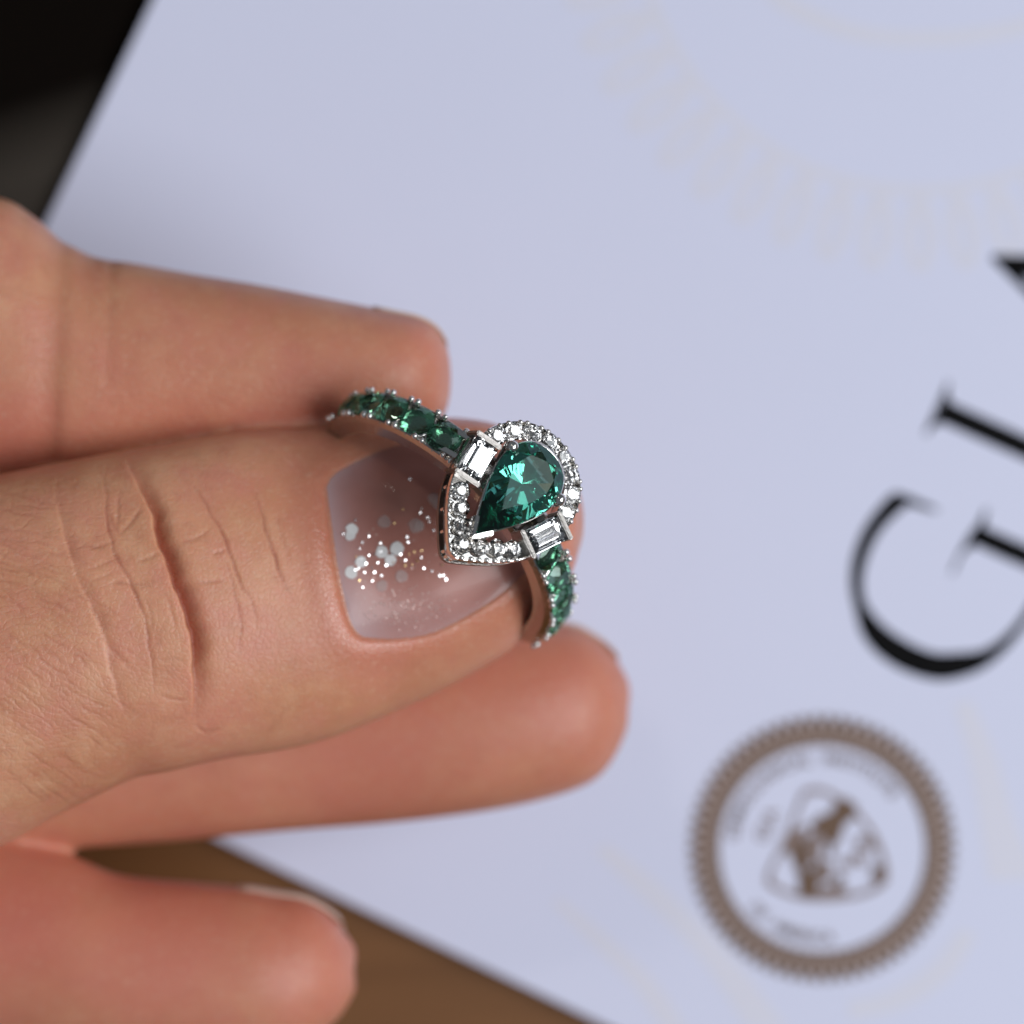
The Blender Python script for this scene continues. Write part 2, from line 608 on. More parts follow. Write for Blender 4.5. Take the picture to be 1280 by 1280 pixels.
def seal(cx, cy, k, z, ink, pale, parent, name):
    root = flat_poly(name, annulus(cx, cy, 129 * k, 132.9 * k) + rosette(cx, cy, k, 66, (1,), 1.2), z + 0.003, ink, parent)
    tag(flat_poly('guilloche_line', rosette(cx, cy, k, 66, (-1,), 1.2), z + 0.0045, ink, root), kind='stuff')
    flat_poly('seal_ground', annulus(cx, cy, 131 * k, 159 * k), z, M_brown_faint, root)
    flat_poly('emblem_outline', emblem_frame(cx + 2 * k, cy - 1 * k, k), z + 0.003, pale, root)

    def ringfn(r, mid, sgn=1):
        def f(x, y):
            a = mid + sgn * x / r
            rr = r + sgn * y
            return (cx + rr * math.cos(a) * k, cy + rr * math.sin(a) * k)
        return f
    words = text_polys('GEMOLOGICAL  INSTITUTE', 19, ringfn(107, math.radians(-105)))
    words += text_polys('OF  AMERICA', 18, ringfn(117, math.radians(112), -1))
    tag(flat_poly('seal_lettering', words, z + 0.003, M_brown, root), kind='stuff')
    # three small letters along the flat side of the triangle
    o_sm = flat_poly('small_lettering', text_polys('GIA', 24, lambda x, y: (cx + k * (-62 + 0.407 * x - 0.914 * y), cy + k * (-26 - 0.914 * x - 0.407 * y))),
              z + 0.003, pale, root)
    tag(o_sm, kind='stuff')
    return root


sx0, sy0 = 1028, 1061
s_root = seal(sx0, sy0, 1.0, 0.008, M_brown, M_brown_pale, cert, 'seal')


def em(zx, zy):            # points read in a 5.12x enlargement of the emblem
    return (900 + zx / 5.12, 930 + zy / 5.12)


solid = [[(560, 520), (640, 465), (720, 430), (740, 370), (800, 340), (880, 395), (860, 470), (800, 510), (775, 590), (740, 650), (690, 640), (640, 580)],
         [(690, 590), (735, 600), (725, 720), (690, 720)],
         [(480, 640), (550, 590), (560, 700), (560, 780), (600, 850), (570, 910), (490, 810), (455, 720)],
         [(500, 835), (590, 810), (640, 740), (675, 750), (640, 880), (625, 985), (510, 980)],
         [(735, 840), (790, 835), (795, 890), (750, 920), (730, 890)],
         [(985, 780), (1050, 780), (1050, 840), (1000, 885), (965, 850)]]
for k, P in enumerate(solid):
    flat_poly('emblem_shape', [[em(*p) for p in P]], 0.0125 + 0.0004 * k, M_brown, s_root)
paleb = [[(420, 580), (540, 520), (560, 560), (470, 700), (400, 700)], [(560, 590), (620, 560), (660, 620), (640, 740), (570, 780)],
         [(870, 610), (930, 590), (930, 660), (870, 670)], [(940, 600), (1000, 590), (1020, 670), (960, 680)],
         [(760, 740), (830, 730), (850, 790), (780, 800)], [(860, 690), (940, 700), (930, 780), (860, 760)],
         [(680, 900), (830, 930), (800, 985), (600, 985)], [(640, 750), (700, 740), (720, 870), (640, 880)]]
for k, P in enumerate(paleb):
    flat_poly('emblem_shade', [[em(*p) for p in P]], 0.0115 + 0.0001 * k, M_brown_pale, s_root)

# pale cream watermark seals printed over the cover
wx, wy, k = 1150, -117, 2.72
wm = flat_poly('watermark', annulus(wx, wy, 128 * k, 132.9 * k) + rosette(wx, wy, k, 48, (1,), 1.5), 0.0015, M_cream, cert)
tag(flat_poly('guilloche_line', rosette(wx, wy, k, 48, (-1,), 1.5), 0.003, M_cream, wm), kind='stuff')
flat_poly('emblem_outline', emblem_frame(wx + 5, wy - 5, k, 8), 0.0024, M_cream, wm)
# broad pale leaves of the same cream print round the brown seal
for A, B in (([(742, 1062), (800, 1120), (870, 1190), (935, 1285)], [(762, 1055), (830, 1110), (905, 1185), (985, 1285)]),
             ([(690, 1128), (740, 1180), (790, 1230), (830, 1290)], [(700, 1122), (762, 1172), (818, 1225), (862, 1290)]),
             ([(1192, 880), (1212, 950), (1225, 1030), (1236, 1100)], [(1215, 876), (1245, 945), (1268, 1025), (1300, 1100)]),
             ([(1060, 1252), (1110, 1240), (1165, 1205), (1200, 1160)], [(1062, 1275), (1125, 1262), (1185, 1225), (1222, 1170)])):
    flat_poly('watermark_leaf', strip(A, B), 0.0015, M_cream, wm)


# ------------------------------------------------------------------ hand
def loft_surface(st, n_span=8):
    """st rows: px, py, half width px, centre z, half depth cm"""
    return catmull(st, n_span)


class Loft:
    def __init__(self, st, n_span=8, seg=40, power=2.25, upright=False):
        self.R = catmull(st, n_span)
        c = np.array([W(r[0], r[1], r[3]) for r in self.R])
        self.c = c
        t = np.gradient(c, axis=0)
        t[:, 2] *= 0.5
        t /= np.linalg.norm(t, axis=1)[:, None]
        self.t = t
        z = np.array([0, 0, 1.0])
        self.side = np.cross(z, t)
        self.side /= np.linalg.norm(self.side, axis=1)[:, None]
        if upright:
            self.side[:] = (0, 1, 0)
        self.up = np.cross(t, self.side)
        self.up /= np.linalg.norm(self.up, axis=1)[:, None]
        self.hw = np.maximum(self.R[:, 2], 1) * PX * (CAM_H - self.R[:, 3]) / CAM_H
        self.hd = np.maximum(self.R[:, 4], 0.01)
        self.seg = seg
        self.power = power

    def point(self, i, a, off=0.0):
        p = 2 / self.power
        ca, sa = math.cos(a), math.sin(a)
        x = math.copysign(abs(ca) ** p, ca)
        y = math.copysign(abs(sa) ** p, sa)
        return self.c[i] + self.side[i] * x * (self.hw[i] + off) + self.up[i] * y * (self.hd[i] + off)

    def mesh(self):
        V, F = [], []
        n, s = len(self.c), self.seg
        for i in range(n):
            for k in range(s):
                V.append(self.point(i, 2 * math.pi * k / s))
        for i in range(n - 1):
            for k in range(s):
                a, b = i * s + k, i * s + (k + 1) % s
                F.append((a, b, b + s, a + s))
        F.append(tuple(range(s - 1, -1, -1)))
        F.append(tuple(range((n - 1) * s, n * s)))
        return V, F


thumb_st = [(-1200, 900, 250, -2.4, 1.0), (-700, 960, 290, -2.1, 1.15), (-350, 915, 262, -1.6, 1.1), (-130, 858, 238, -1.28, 0.98),
            (0, 813, 219, -1.13, 0.86), (110, 778, 204, -1.1, 0.78), (175, 765, 203, -1.12, 0.76), (240, 752, 201, -1.16, 0.76),
            (350, 734, 200, -1.26, 0.72), (450, 711, 184, -1.38, 0.68), (540, 686, 166, -1.42, 0.66), (610, 668, 146, -1.44, 0.62),
            (660, 660, 118, -1.46, 0.54), (695, 656, 85, -1.48, 0.42), (716, 655, 54, -1.5, 0.28), (726, 655, 24, -1.5, 0.14), (728, 655, 4, -1.5, 0.03)]
index_st = [(-1100, 480, 190, -2.6, 0.8), (-700, 470, 190, -2.4, 0.8), (-300, 440, 190, -2.0, 0.8), (-90, 430, 190, -1.88, 0.78), (0, 428, 181, -1.85, 0.74),
            (40, 436, 167, -1.83, 0.71), (75, 448, 153, -1.82, 0.68), (115, 459, 139, -1.82, 0.67), (170, 458, 129, -1.82, 0.66), (240, 457, 115, -1.80, 0.64),
            (330, 462, 105, -1.79, 0.62), (420, 465, 90, -1.78, 0.60), (490, 469, 80, -1.76, 0.56), (525, 470, 73, -1.76, 0.49), (545, 471, 62, -1.76, 0.39),
            (556, 472, 46, -1.76, 0.27), (562, 473, 26, -1.76, 0.14), (564, 474, 5, -1.76, 0.03)]
middle_st = [(-1100, 800, 190, -2.9, 0.85), (-600, 880, 165, -2.8, 0.75), (-250, 925, 140, -2.78, 0.70), (0, 948, 116, -2.76, 0.66), (180, 940, 114, -2.75, 0.64),
             (350, 925, 114, -2.75, 0.62), (480, 911, 118, -2.75, 0.62), (600, 896, 118, -2.75, 0.62), (680, 885, 111, -2.75, 0.58), (730, 877, 98, -2.75, 0.5),
             (758, 873, 75, -2.75, 0.40), (775, 871, 50, -2.75, 0.27), (784, 870, 27, -2.75, 0.15), (788, 870, 5, -2.75, 0.03)]
ring_st = [(-1100, 1040, 190, -2.9, 0.85), (-600, 1090, 160, -2.75, 0.78), (-250, 1145, 140, -2.62, 0.72), (-60, 1170, 138, -2.58, 0.69), (40, 1188, 129, -2.54, 0.66),
            (130, 1208, 116, -2.5, 0.64), (250, 1218, 114, -2.5, 0.62), (330, 1216, 106, -2.5, 0.60), (380, 1208, 91, -2.5, 0.52), (410, 1204, 73, -2.5, 0.42),
           (430, 1201, 50, -2.5, 0.28), (440, 1199, 27, -2.5, 0.14), (445, 1199, 4, -2.5, 0.03)]
pinky_st = [(-1100, 1230, 170, -2.9, 0.8), (-650, 1320, 130, -2.7, 0.66), (-350, 1400, 105, -2.6, 0.58), (-100, 1460, 98, -2.55, 0.54), (60, 1480, 92, -2.5, 0.52),
            (150, 1482, 80, -2.5, 0.46), (200, 1480, 58, -2.5, 0.34), (222, 1478, 28, -2.5, 0.16), (226, 1478, 4, -2.5, 0.03)]
palm_st = [(-260, 820, 300, -2.7, 0.55), (-420, 830, 430, -2.75, 0.85), (-700, 850, 500, -2.8, 1.05), (-1100, 870, 520, -2.8, 1.1), (-1500, 885, 450, -2.85, 1.1),
           (-1850, 890, 340, -2.9, 1.05), (-2300, 890, 310, -2.9, 1.0)]
lofts = {'thumb': Loft(thumb_st, 8, 48, 2.2), 'index': Loft(index_st, 8, 44, 2.15, True), 'middle': Loft(middle_st, 8, 40, 2.1), 'ring': Loft(ring_st, 8, 40, 2.1),
         'pinky': Loft(pinky_st, 6, 32, 2.1), 'palm': Loft(palm_st, 6, 48, 2.5)}
V, F = [], []
for L_ in lofts.values():
    v, f = L_.mesh()
    b0 = len(V)
    V += v
    F += [tuple(i + b0 for i in q) for q in f]
hand = mesh_obj('hand', V, F, None)
rm = hand.modifiers.new('remesh', 'REMESH')
rm.mode = 'VOXEL'
rm.voxel_size = 0.030
dg = bpy.context.evaluated_depsgraph_get()
me2 = bpy.data.meshes.new_from_object(hand.evaluated_get(dg))
hand.modifiers.clear()
hand.data = me2


def mesh_np(me):
    n = len(me.vertices)
    co = np.empty(n * 3)
    me.vertices.foreach_get('co', co)
    co = co.reshape(-1, 3)
    e = np.empty(len(me.edges) * 2, int)
    me.edges.foreach_get('vertices', e)
    return co, e.reshape(-1, 2)


def smooth_np(co, e, it, w=None, lam=0.5):
    n = len(co)
    deg = np.bincount(e.ravel(), minlength=n).astype(float)
    for _ in range(it):
        acc = np.zeros_like(co)
        for k in range(3):
            acc[:, k] = np.bincount(e[:, 0], weights=co[e[:, 1], k], minlength=n) + np.bincount(e[:, 1], weights=co[e[:, 0], k], minlength=n)
        tgt = acc / np.maximum(deg, 1)[:, None]
        f = lam if w is None else (lam * w)[:, None]
        co = co + (tgt - co) * f
    return co


co, e = mesh_np(hand.data)
co = smooth_np(co, e, 4)
# softer merging of the finger roots outside the frame
pj = project(co)
co = smooth_np(co, e, 40, np.clip((-150 - pj[:, 0]) / 300, 0, 1))
hand.data.vertices.foreach_set('co', co.ravel())
hand.data.update()

# refine the part of the thumb the lens sees sharply
bm = bmesh.new()
bm.from_mesh(hand.data)
bm.normal_update()
sel = []
for f in bm.faces:
    c = f.calc_center_median()
    s = sc(c.z)
    x, y = 640 + c.x / s, 640 - c.y / s
    if -40 < x < 700 and 500 < y < 1060 and f.normal.z > -0.1 and c.z > -1.5:
        sel.append(f)
ed = list({ed_ for f in sel for ed_ in f.edges})
bmesh.ops.subdivide_edges(bm, edges=ed, cuts=3, use_grid_fill=True)
bmesh.ops.triangulate(bm, faces=[f for f in bm.faces if len(f.verts) > 4])
bm.to_mesh(hand.data)
bm.free()
co, e = mesh_np(hand.data)
pj = project(co)
inthumb = (pj[:, 0] > -35) & (pj[:, 0] < 695) & (pj[:, 1] > 505) & (pj[:, 1] < 1055) & (co[:, 2] > -1.45)
co = smooth_np(co, e, 12, inthumb.astype(float))
hand.data.vertices.foreach_set('co', co.ravel())
hand.data.update()

CRE = [  # polyline px, depth cm, width left px, width right px, colour strength
    ([(158, 577), (172, 603), (187, 634), (199, 673), (213, 708), (225, 747), (238, 790), (244, 826), (245, 857), (239, 904)], 0.075, 2.2, 15, 0.9),
    ([(120, 575), (129, 603), (133, 654), (143, 689), (156, 716), (168, 740), (182, 787), (191, 833), (195, 875)], 0.012, 1.8, 4, 0.5),
    ([(178, 632), (168, 646), (157, 660), (145, 673)], 0.012, 3, 3, 0.4),
    ([(74, 588), (70, 626), (80, 658), (94, 705), (113, 755), (133, 802), (141, 841), (152, 880), (168, 919)], 0.015, 3, 13, 0.3),
    ([(232, 600), (250, 622), (273, 662), (289, 693), (301, 732), (312, 747), (322, 794)], 0.010, 1.8, 3.5, 0.5),
    ([(283, 700), (291, 732), (299, 779), (300, 822)], 0.006, 1.8, 3, 0.3),
    ([(314, 610), (324, 638), (336, 673), (352, 716), (365, 755)], 0.009, 1.8, 3.5, 0.5),
    ([(345, 640), (352, 670), (372, 720)], 0.005, 4, 4, 0.1),
    ([(98, 681), (122, 683), (145, 677)], 0.010, 3, 3, 0.2), ([(105, 712), (128, 707), (152, 697)], 0.010, 3, 3, 0.2),
    ([(108, 728), (128, 722), (150, 715)], 0.008, 3, 3, 0.2),
    ([(133, 732), (160, 730), (187, 731)], 0.010, 3, 3, 0.3), ([(172, 700), (185, 697), (203, 688)], 0.011, 3, 3, 0.2),
    ([(219, 679), (243, 673), (266, 658)], 0.007, 3, 3, 0.25), ([(240, 730), (262, 729), (284, 728)], 0.005, 3, 3, 0.2),
    ([(264, 696), (275, 692), (287, 690)], 0.007, 3, 3, 0.2),
    ([(195, 825), (215, 823), (236, 825)], 0.006, 3, 3, 0.15), ([(195, 869), (215, 871), (236, 876)], 0.008, 3, 3, 0.2),
    ([(239, 904), (256, 915), (280, 914)], 0.008, 3, 3, 0.15), ([(118, 770), (130, 800), (150, 822), (170, 842)], 0.009, 4, 4, 0.25),
    ([(134, 640), (140, 655), (146, 668)], 0.010, 3, 3, 0.2), ([(150, 610), (146, 640), (146, 662)], 0.008, 3, 3, 0.15),
    ([(182, 745), (186, 770), (190, 790)], 0.006, 3, 3, 0.2), ([(205, 735), (212, 760), (222, 800)], 0.005, 3, 3, 0.12),
]
# irregular short wrinkles over the knuckle skin left of the fold
for k in range(150):
    x0 = random.uniform(-30, 118)
    y0 = random.uniform(615, 985)
    if x0 > 62 + (y0 - 600) * 0.28:
        continue
    sl = 0.12 + 0.55 * min(1, max(0, (y0 - 620) / 200)) + random.uniform(-0.12, 0.12)
    ln = random.uniform(18, 70)
    CRE.append(([(x0, y0), (x0 + ln / 2, y0 + sl * ln / 2 + random.uniform(-3, 3)), (x0 + ln, y0 + sl * ln)], random.uniform(0.0012, 0.0042), 1.6, 2.2, random.uniform(0.08, 0.24)))


def seg_dist(P, A, B):
    d_ = B - A
    t_ = np.clip(((P - A) @ d_) / (d_ @ d_), 0, 1)
    q = P - A - t_[:, None] * d_
    dist = np.hypot(q[:, 0], q[:, 1])
    cross = d_[0] * (P[:, 1] - A[1]) - d_[1] * (P[:, 0] - A[0])
    return dist, -np.sign(cross), t_


def jit(P, amp):
    """small irregular wander, so that no skin line runs like a drawn curve"""
    x, y = P[:, 0], P[:, 1]
    dx = np.sin(y * 0.045 + 1.3) + 0.6 * np.sin(y * 0.10 + x * 0.05) + 0.35 * np.sin(y * 0.21 + 0.13 * x + 2)
    dy = np.sin(x * 0.05 + 0.4) + 0.6 * np.sin(x * 0.11 + y * 0.05) + 0.3 * np.sin(x * 0.2 + 0.1 * y)
    return P + amp * np.stack([dx, dy], 1)


nv = len(co)
nor = np.empty(nv * 3)
hand.data.vertices.foreach_get('normal', nor)
nor = nor.reshape(-1, 3)
disp = np.zeros(nv)
crease = np.zeros(nv)
flush = np.zeros(nv)
fine = np.zeros(nv)
# which loft each front vertex belongs to: thumb where the thumb is nearest
tc = lofts['thumb']
on_thumb = (co[:, 2] > -1.55) & (pj[:, 0] > -200) & (pj[:, 0] < 745)
ty_top = np.interp(pj[:, 0], [-200, 0, 60, 110, 170, 240, 300, 380, 440, 520, 600, 700], [640, 588, 582, 574, 558, 544, 534, 530, 528, 524, 522, 560])
on_thumb &= pj[:, 1] > ty_top - 2
idx = np.nonzero(on_thumb)[0]
Pj0 = pj[idx]
Pj = jit(Pj0, 1.5)
for pts, dep, wl, wr, cs in CRE:
    pts = catmull(pts, 4)
    best = np.full(len(idx), 1e9)
    side = np.zeros(len(idx))
    fr = np.zeros(len(idx))
    mn, mx = pts.min(0) - 50, pts.max(0) + 50
    loc = np.nonzero((Pj[:, 0] > mn[0]) & (Pj[:, 0] < mx[0]) & (Pj[:, 1] > mn[1]) & (Pj[:, 1] < mx[1]))[0]
    if not len(loc):
        continue
    Pl = Pj[loc]
    bl = np.full(len(loc), 1e9)
    sl_ = np.zeros(len(loc))
    fl_ = np.zeros(len(loc))
    for k in range(len(pts) - 1):
        dd, sg, tt = seg_dist(Pl, pts[k], pts[k + 1])
        m_ = dd < bl
        bl[m_] = dd[m_]
        sl_[m_] = sg[m_]
        fl_[m_] = (k + tt[m_]) / (len(pts) - 1)
    w_ = np.where(sl_ > 0, wr, wl)
    taper = np.clip(np.minimum(fl_, 1 - fl_) * 3.5, 0, 1)
    ph_ = pts[0, 0] * 0.7 + pts[0, 1]
    wob_ = 0.72 + 0.28 * np.sin(Pl[:, 1] * 0.085 + Pl[:, 0] * 0.05 + ph_) * np.sin(Pl[:, 1] * 0.033 + 1.7 * ph_)
    if dep < 0.05:
        taper = taper * wob_ * 0.8
    g = np.exp(-(bl / w_) ** 2 * 1.2) * taper
    disp[idx[loc]] -= dep * g
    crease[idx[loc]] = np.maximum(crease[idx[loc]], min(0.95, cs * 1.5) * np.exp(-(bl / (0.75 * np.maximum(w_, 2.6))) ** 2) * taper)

# thumb nail outline in the photograph
NAIL = np.array([(407, 606), (409, 640), (415, 690), (424, 738), (434, 775), (447, 795), (465, 799), (500, 799), (540, 792), (585, 770), (625, 744),
                 (655, 717), (682, 684), (700, 645), (700, 605), (680, 570), (640, 548), (590, 540), (540, 546), (490, 559), (445, 577), (418, 592)])


def poly_signed(P, poly):
    n = len(poly)
    inside = np.zeros(len(P), bool)
    best = np.full(len(P), 1e9)
    for i in range(n):
        A, B = poly[i], poly[(i + 1) % n]
        dd, _, _ = seg_dist(P, A, B)
        best = np.minimum(best, dd)
        cond = ((A[1] > P[:, 1]) != (B[1] > P[:, 1]))
        with np.errstate(divide='ignore', invalid='ignore'):
            xi = (B[0] - A[0]) * (P[:, 1] - A[1]) / (B[1] - A[1]) + A[0]
        inside ^= cond & (P[:, 0] < xi)
    return np.where(inside, -best, best)


Pj = Pj0
nl = poly_signed(Pj, catmull(np.vstack([NAIL, NAIL[:1]]), 3)[:-1])
front = nor[idx, 2] > 0.0
fold = np.where(nl > 0, 0.016 * np.exp(-((nl - 16) / 20) ** 2), 0)
fold -= 0.020 / (1 + np.exp(np.clip((nl - 1) / 1.6, -50, 50)))
disp[idx] += np.where(front, fold, 0)
flush[idx] = np.maximum(flush[idx], np.where(front, 0.55 * np.exp(-(np.maximum(nl, 0) / 55) ** 2), 0))
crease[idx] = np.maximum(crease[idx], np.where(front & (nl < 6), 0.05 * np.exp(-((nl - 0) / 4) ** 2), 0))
# knuckle skin is coarser on the left
gloss = np.zeros(nv)
gloss[idx] = np.where(front, np.exp(-(np.maximum(nl - 6, 0) / 26) ** 2), 0)
fine[idx] = np.clip((330 - Pj[:, 0]) / 330, 0.12, 1.0)

# index finger: joint crease and flush
on_index = (~on_thumb) & (pj[:, 0] > -150) & (pj[:, 0] < 600) & (pj[:, 1] < 600) & (co[:, 2] > -2.4)
ii = np.nonzero(on_index)[0]
for pts, dep, wl, wr, cs in (([(78, 300), (75, 380), (70, 450), (66, 520), (64, 580)], 0.020, 12, 24, 0.15), ([(140, 330), (136, 400), (135, 480)], 0.006, 6, 6, 0.05)):
    pts = catmull(pts, 4)
    bl = np.full(len(ii), 1e9)
    sg_ = np.zeros(len(ii))
    for k in range(len(pts) - 1):
        dd, sg, tt = seg_dist(pj[ii], pts[k], pts[k + 1])
        m_ = dd < bl
        bl[m_] = dd[m_]
        sg_[m_] = sg[m_]
    w_ = np.where(sg_ > 0, wl, wr)
    disp[ii] -= dep * np.exp(-(bl / w_) ** 2)
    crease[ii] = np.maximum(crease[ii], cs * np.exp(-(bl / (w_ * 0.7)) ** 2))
fine[ii] = 0.45


def blob(cx, cy, r, s, mask):
    dd = np.hypot(pj[:, 0] - cx, pj[:, 1] - cy)
    v_ = s * np.exp(-(dd / r) ** 2)
    flush[mask] = np.maximum(flush[mask], v_[mask])


blob(530, 470, 130, 0.55, on_index)
blob(400, 520, 120, 0.75, on_index)
blob(200, 560, 200, 0.55, on_index)
blob(10, 560, 120, 0.8, on_index)
low = (~on_thumb) & (~on_index)
blob(700, 850, 170, 0.75, low)
blob(480, 950, 200, 0.75, low)
blob(220, 1000, 160, 0.55, low)
blob(380, 1180, 150, 0.8, low)
blob(200, 1180, 160, 0.9, low)
blob(20, 1160, 130, 1.0, low)
blob(690, 720, 90, 0.6, on_thumb)
blob(250, 920, 90, 0.3, on_thumb)

co = co + nor * disp[:, None]
hand.data.vertices.foreach_set('co', co.ravel())
for nm, arr in (('flush', flush), ('crease', crease), ('fine', fine), ('gloss', gloss)):
    at = hand.data.attributes.new(nm, 'FLOAT', 'POINT')
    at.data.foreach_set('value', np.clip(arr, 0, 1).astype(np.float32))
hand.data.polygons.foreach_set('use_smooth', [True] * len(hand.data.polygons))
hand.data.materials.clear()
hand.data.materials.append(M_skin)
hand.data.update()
tag(hand, 'left hand with bare fingers and a glitter-painted thumbnail, pinching the green ring above the certificate', 'hand')
print('hand verts', nv)

# thumb nail, laid over the flesh: rays from its outline plane down on to the hand
bvh = BVHTree.FromPolygons([Vector(c) for c in co], [tuple(p.vertices) for p in hand.data.polygons])


def hit(px, py, off=0.0):
    o_ = Vector((0, 0, CAM_H))
    dr = (W(px, py, 0) - o_).normalized()
    loc, n_, i_, _ = bvh.ray_cast(o_, dr)
    return loc, n_


cxn, cyn = 548, 672
ring_n = catmull(np.vstack([NAIL, NAIL[:1]]), 5)[:-1]
rows = 26
Vn, Fn, haze_v = [], [], []
nn = len(ring_n)
prev = None
for r_ in range(rows + 1):
    u = 1 - r_ / rows
    for (x, y) in ring_n:
        px_, py_ = cxn + (x - cxn) * u, cyn + (y - cyn) * u
        # smooth analytic dome of the thumb, flattened a little
        Rr = tc.R
        i_ = int(np.argmin(np.hypot(Rr[:, 0] - px_, (Rr[:, 1] - py_) * 0.25)))
        hw_, hd_, z_ = Rr[i_, 2], Rr[i_, 4], Rr[i_, 3]
        q = min(0.93, abs(py_ - np.interp(px_, Rr[::-1, 0][::-1], Rr[:, 1])) / np.interp(px_, Rr[:, 0], Rr[:, 2]))
        hd_s, z_s = np.interp(px_, Rr[:, 0], Rr[:, 4]), np.interp(px_, Rr[:, 0], Rr[:, 3])
        zz = z_s + hd_s * (1 - q ** 2.2) ** (1 / 2.2)
        edge = min(1.0, (1 - u) * 5.0)
        uu = min(u, 0.965)
        hl, _n = hit(cxn + (x - cxn) * uu, cyn + (y - cyn) * uu)
        if hl is not None:
            zz = hl.z
        Vn.append(W(px_, py_, zz + 0.002 + 0.014 * edge))
        dist_edge = math.hypot(x - cxn, y - cyn) * (1 - u)
        leftness = max(0, min(1, (500 - px_) / 80))
        haze_v.append(max(0.0, 1 - dist_edge / 16) * 0.8 + leftness * 0.55 * math.exp(-dist_edge / 40))
for r_ in range(rows):
    for k in range(nn):
        a, b_ = r_ * nn + k, r_ * nn + (k + 1) % nn
        Fn.append((a, b_, b_ + nn, a + nn))
nail = mesh_obj('thumbnail', Vn, Fn, M_nail, hand, True)
bm = bmesh.new()
bm.from_mesh(nail.data)
bmesh.ops.remove_doubles(bm, verts=bm.verts, dist=0.0004)
bmesh.ops.recalc_face_normals(bm, faces=bm.faces)
if sum(f.normal.z for f in bm.faces) < 0:
    bmesh.ops.reverse_faces(bm, faces=bm.faces)
bm.to_mesh(nail.data)
bm.free()
cn, en = mesh_np(nail.data)
_p0 = -poly_signed(project(cn), NAIL)
cn = smooth_np(cn, en, 10, np.clip(_p0 / 10, 0, 1))
nail.data.vertices.foreach_set('co', cn.ravel())
pn = project(cn)
dn = -poly_signed(pn, catmull(np.vstack([NAIL, NAIL[:1]]), 3)[:-1])
haze_v = np.clip(np.clip((490 - pn[:, 0]) / 80, 0, 1) * 0.95 * np.exp(-np.maximum(dn, 0) / 36) + 0.3 * np.clip((pn[:, 1] - 720) / 60, 0, 1), 0, 1)  # painted haze: strongest along the left edge, weaker over the lower part
at = nail.data.attributes.new('haze', 'FLOAT', 'POINT')
at.data.foreach_set('value', haze_v.astype(np.float32))
nail['label'] = 'glossy clear pink thumbnail sprinkled with silver glitter'
nbvh = BVHTree.FromPolygons([Vector(c) for c in cn], [tuple(p.vertices) for p in nail.data.polygons])


def nail_hit(px, py):
    o_ = Vector((0, 0, CAM_H))
    loc, n_, _, _ = nbvh.ray_cast(o_, (W(px, py, 0) - o_).normalized())
    if loc is None:
        return None, None
    return loc, (n_ if n_.z > 0 else -n_)


def z3(x, y):
    return (390 + x / 4.924, 560 + y / 4.924)


HALF = Vector((0.318, -0.075, 0.944)).normalized()


def disc_at(V_, F_, p, n_, r, tilt=0.0, sides=8, h=0.004, squash=1.0, catch=None):
    ax = Vector((random.uniform(-1, 1), random.uniform(-1, 1), 0.1)).normalized()
    n2_ = (Matrix.Rotation(tilt, 3, ax) @ (catch or n_)).normalized()
    u_ = n2_.orthogonal().normalized()
    v_ = n2_.cross(u_)
    c_ = p + n_ * h
    b0_ = len(V_)
    rr = [r * random.uniform(1 - squash * 0.15, 1.05) for _ in range(sides)]
    for k in range(sides):
        a_ = 2 * math.pi * k / sides
        V_.append(c_ + (u_ * math.cos(a_) + v_ * math.sin(a_)) * rr[k] + n2_ * 0.0015)
    for k in range(sides):
        a_ = 2 * math.pi * k / sides
        V_.append(c_ + (u_ * math.cos(a_) + v_ * math.sin(a_)) * rr[k] * 1.04 - n2_ * 0.0015)
    F_.append(tuple(range(b0_, b0_ + sides)))
    for k in range(sides):
        k2 = (k + 1) % sides
        F_.append((b0_ + k, b0_ + sides + k, b0_ + sides + k2, b0_ + k2))


big = [(245, 500, 8, 1), (235, 540, 7, 1), (445, 455, 9, 0), (640, 480, 10, 0), (430, 640, 8.5, 2), (522, 620, 9.5, 2), (480, 690, 8, 2), (745, 310, 8, 0), (770, 350, 7, 0),
       (240, 765, 8.5, 1), (300, 700, 8, 1), (550, 790, 8.5, 0), (430, 850, 8, 0), (660, 480, 7, 0)]
for x, y, r, kind in big:
    p, n_ = nail_hit(*z3(x, y))
    if p is None:
        continue
    Vd, Fd = [], []
    disc_at(Vd, Fd, p, n_, r * PX * 1.0, 0.08, 9, 0.006)
    mesh_obj('glitter_flake', Vd, Fd, M_flake if kind else M_flake_dim, nail)
sil = [(602, 195), (266, 447), (192, 530), (420, 588), (423, 638), (496, 650), (310, 583), (404, 706), (322, 765), (310, 857), (370, 818), (383, 765), (368, 738), (265, 750), (332, 712),
       (300, 683), (263, 700), (687, 740), (738, 757), (825, 808), (808, 783), (672, 675), (585, 550), (590, 580), (665, 400), (712, 430), (722, 455), (748, 508), (675, 378),
       (545, 655), (457, 722), (350, 545), (284, 740), (427, 785), (350, 660), (380, 655), (785, 785), (575, 690), (292, 620)]
gol = [(597, 655), (573, 722), (617, 718), (650, 697), (675, 632), (790, 600), (810, 602), (508, 465), (290, 815), (270, 670), (500, 705), (800, 720), (640, 690), (560, 380), (630, 640)]
Vs, Fs, Vg, Fg, Vp, Fp = [], [], [], [], [], []
for x, y in sil:
    p, n_ = nail_hit(*z3(x, y))
    if p is not None:
        disc_at(Vs, Fs, p, n_, random.uniform(1.1, 2.0) * PX, random.uniform(0.0, 0.30), 6, 0.012, 1.0, HALF)
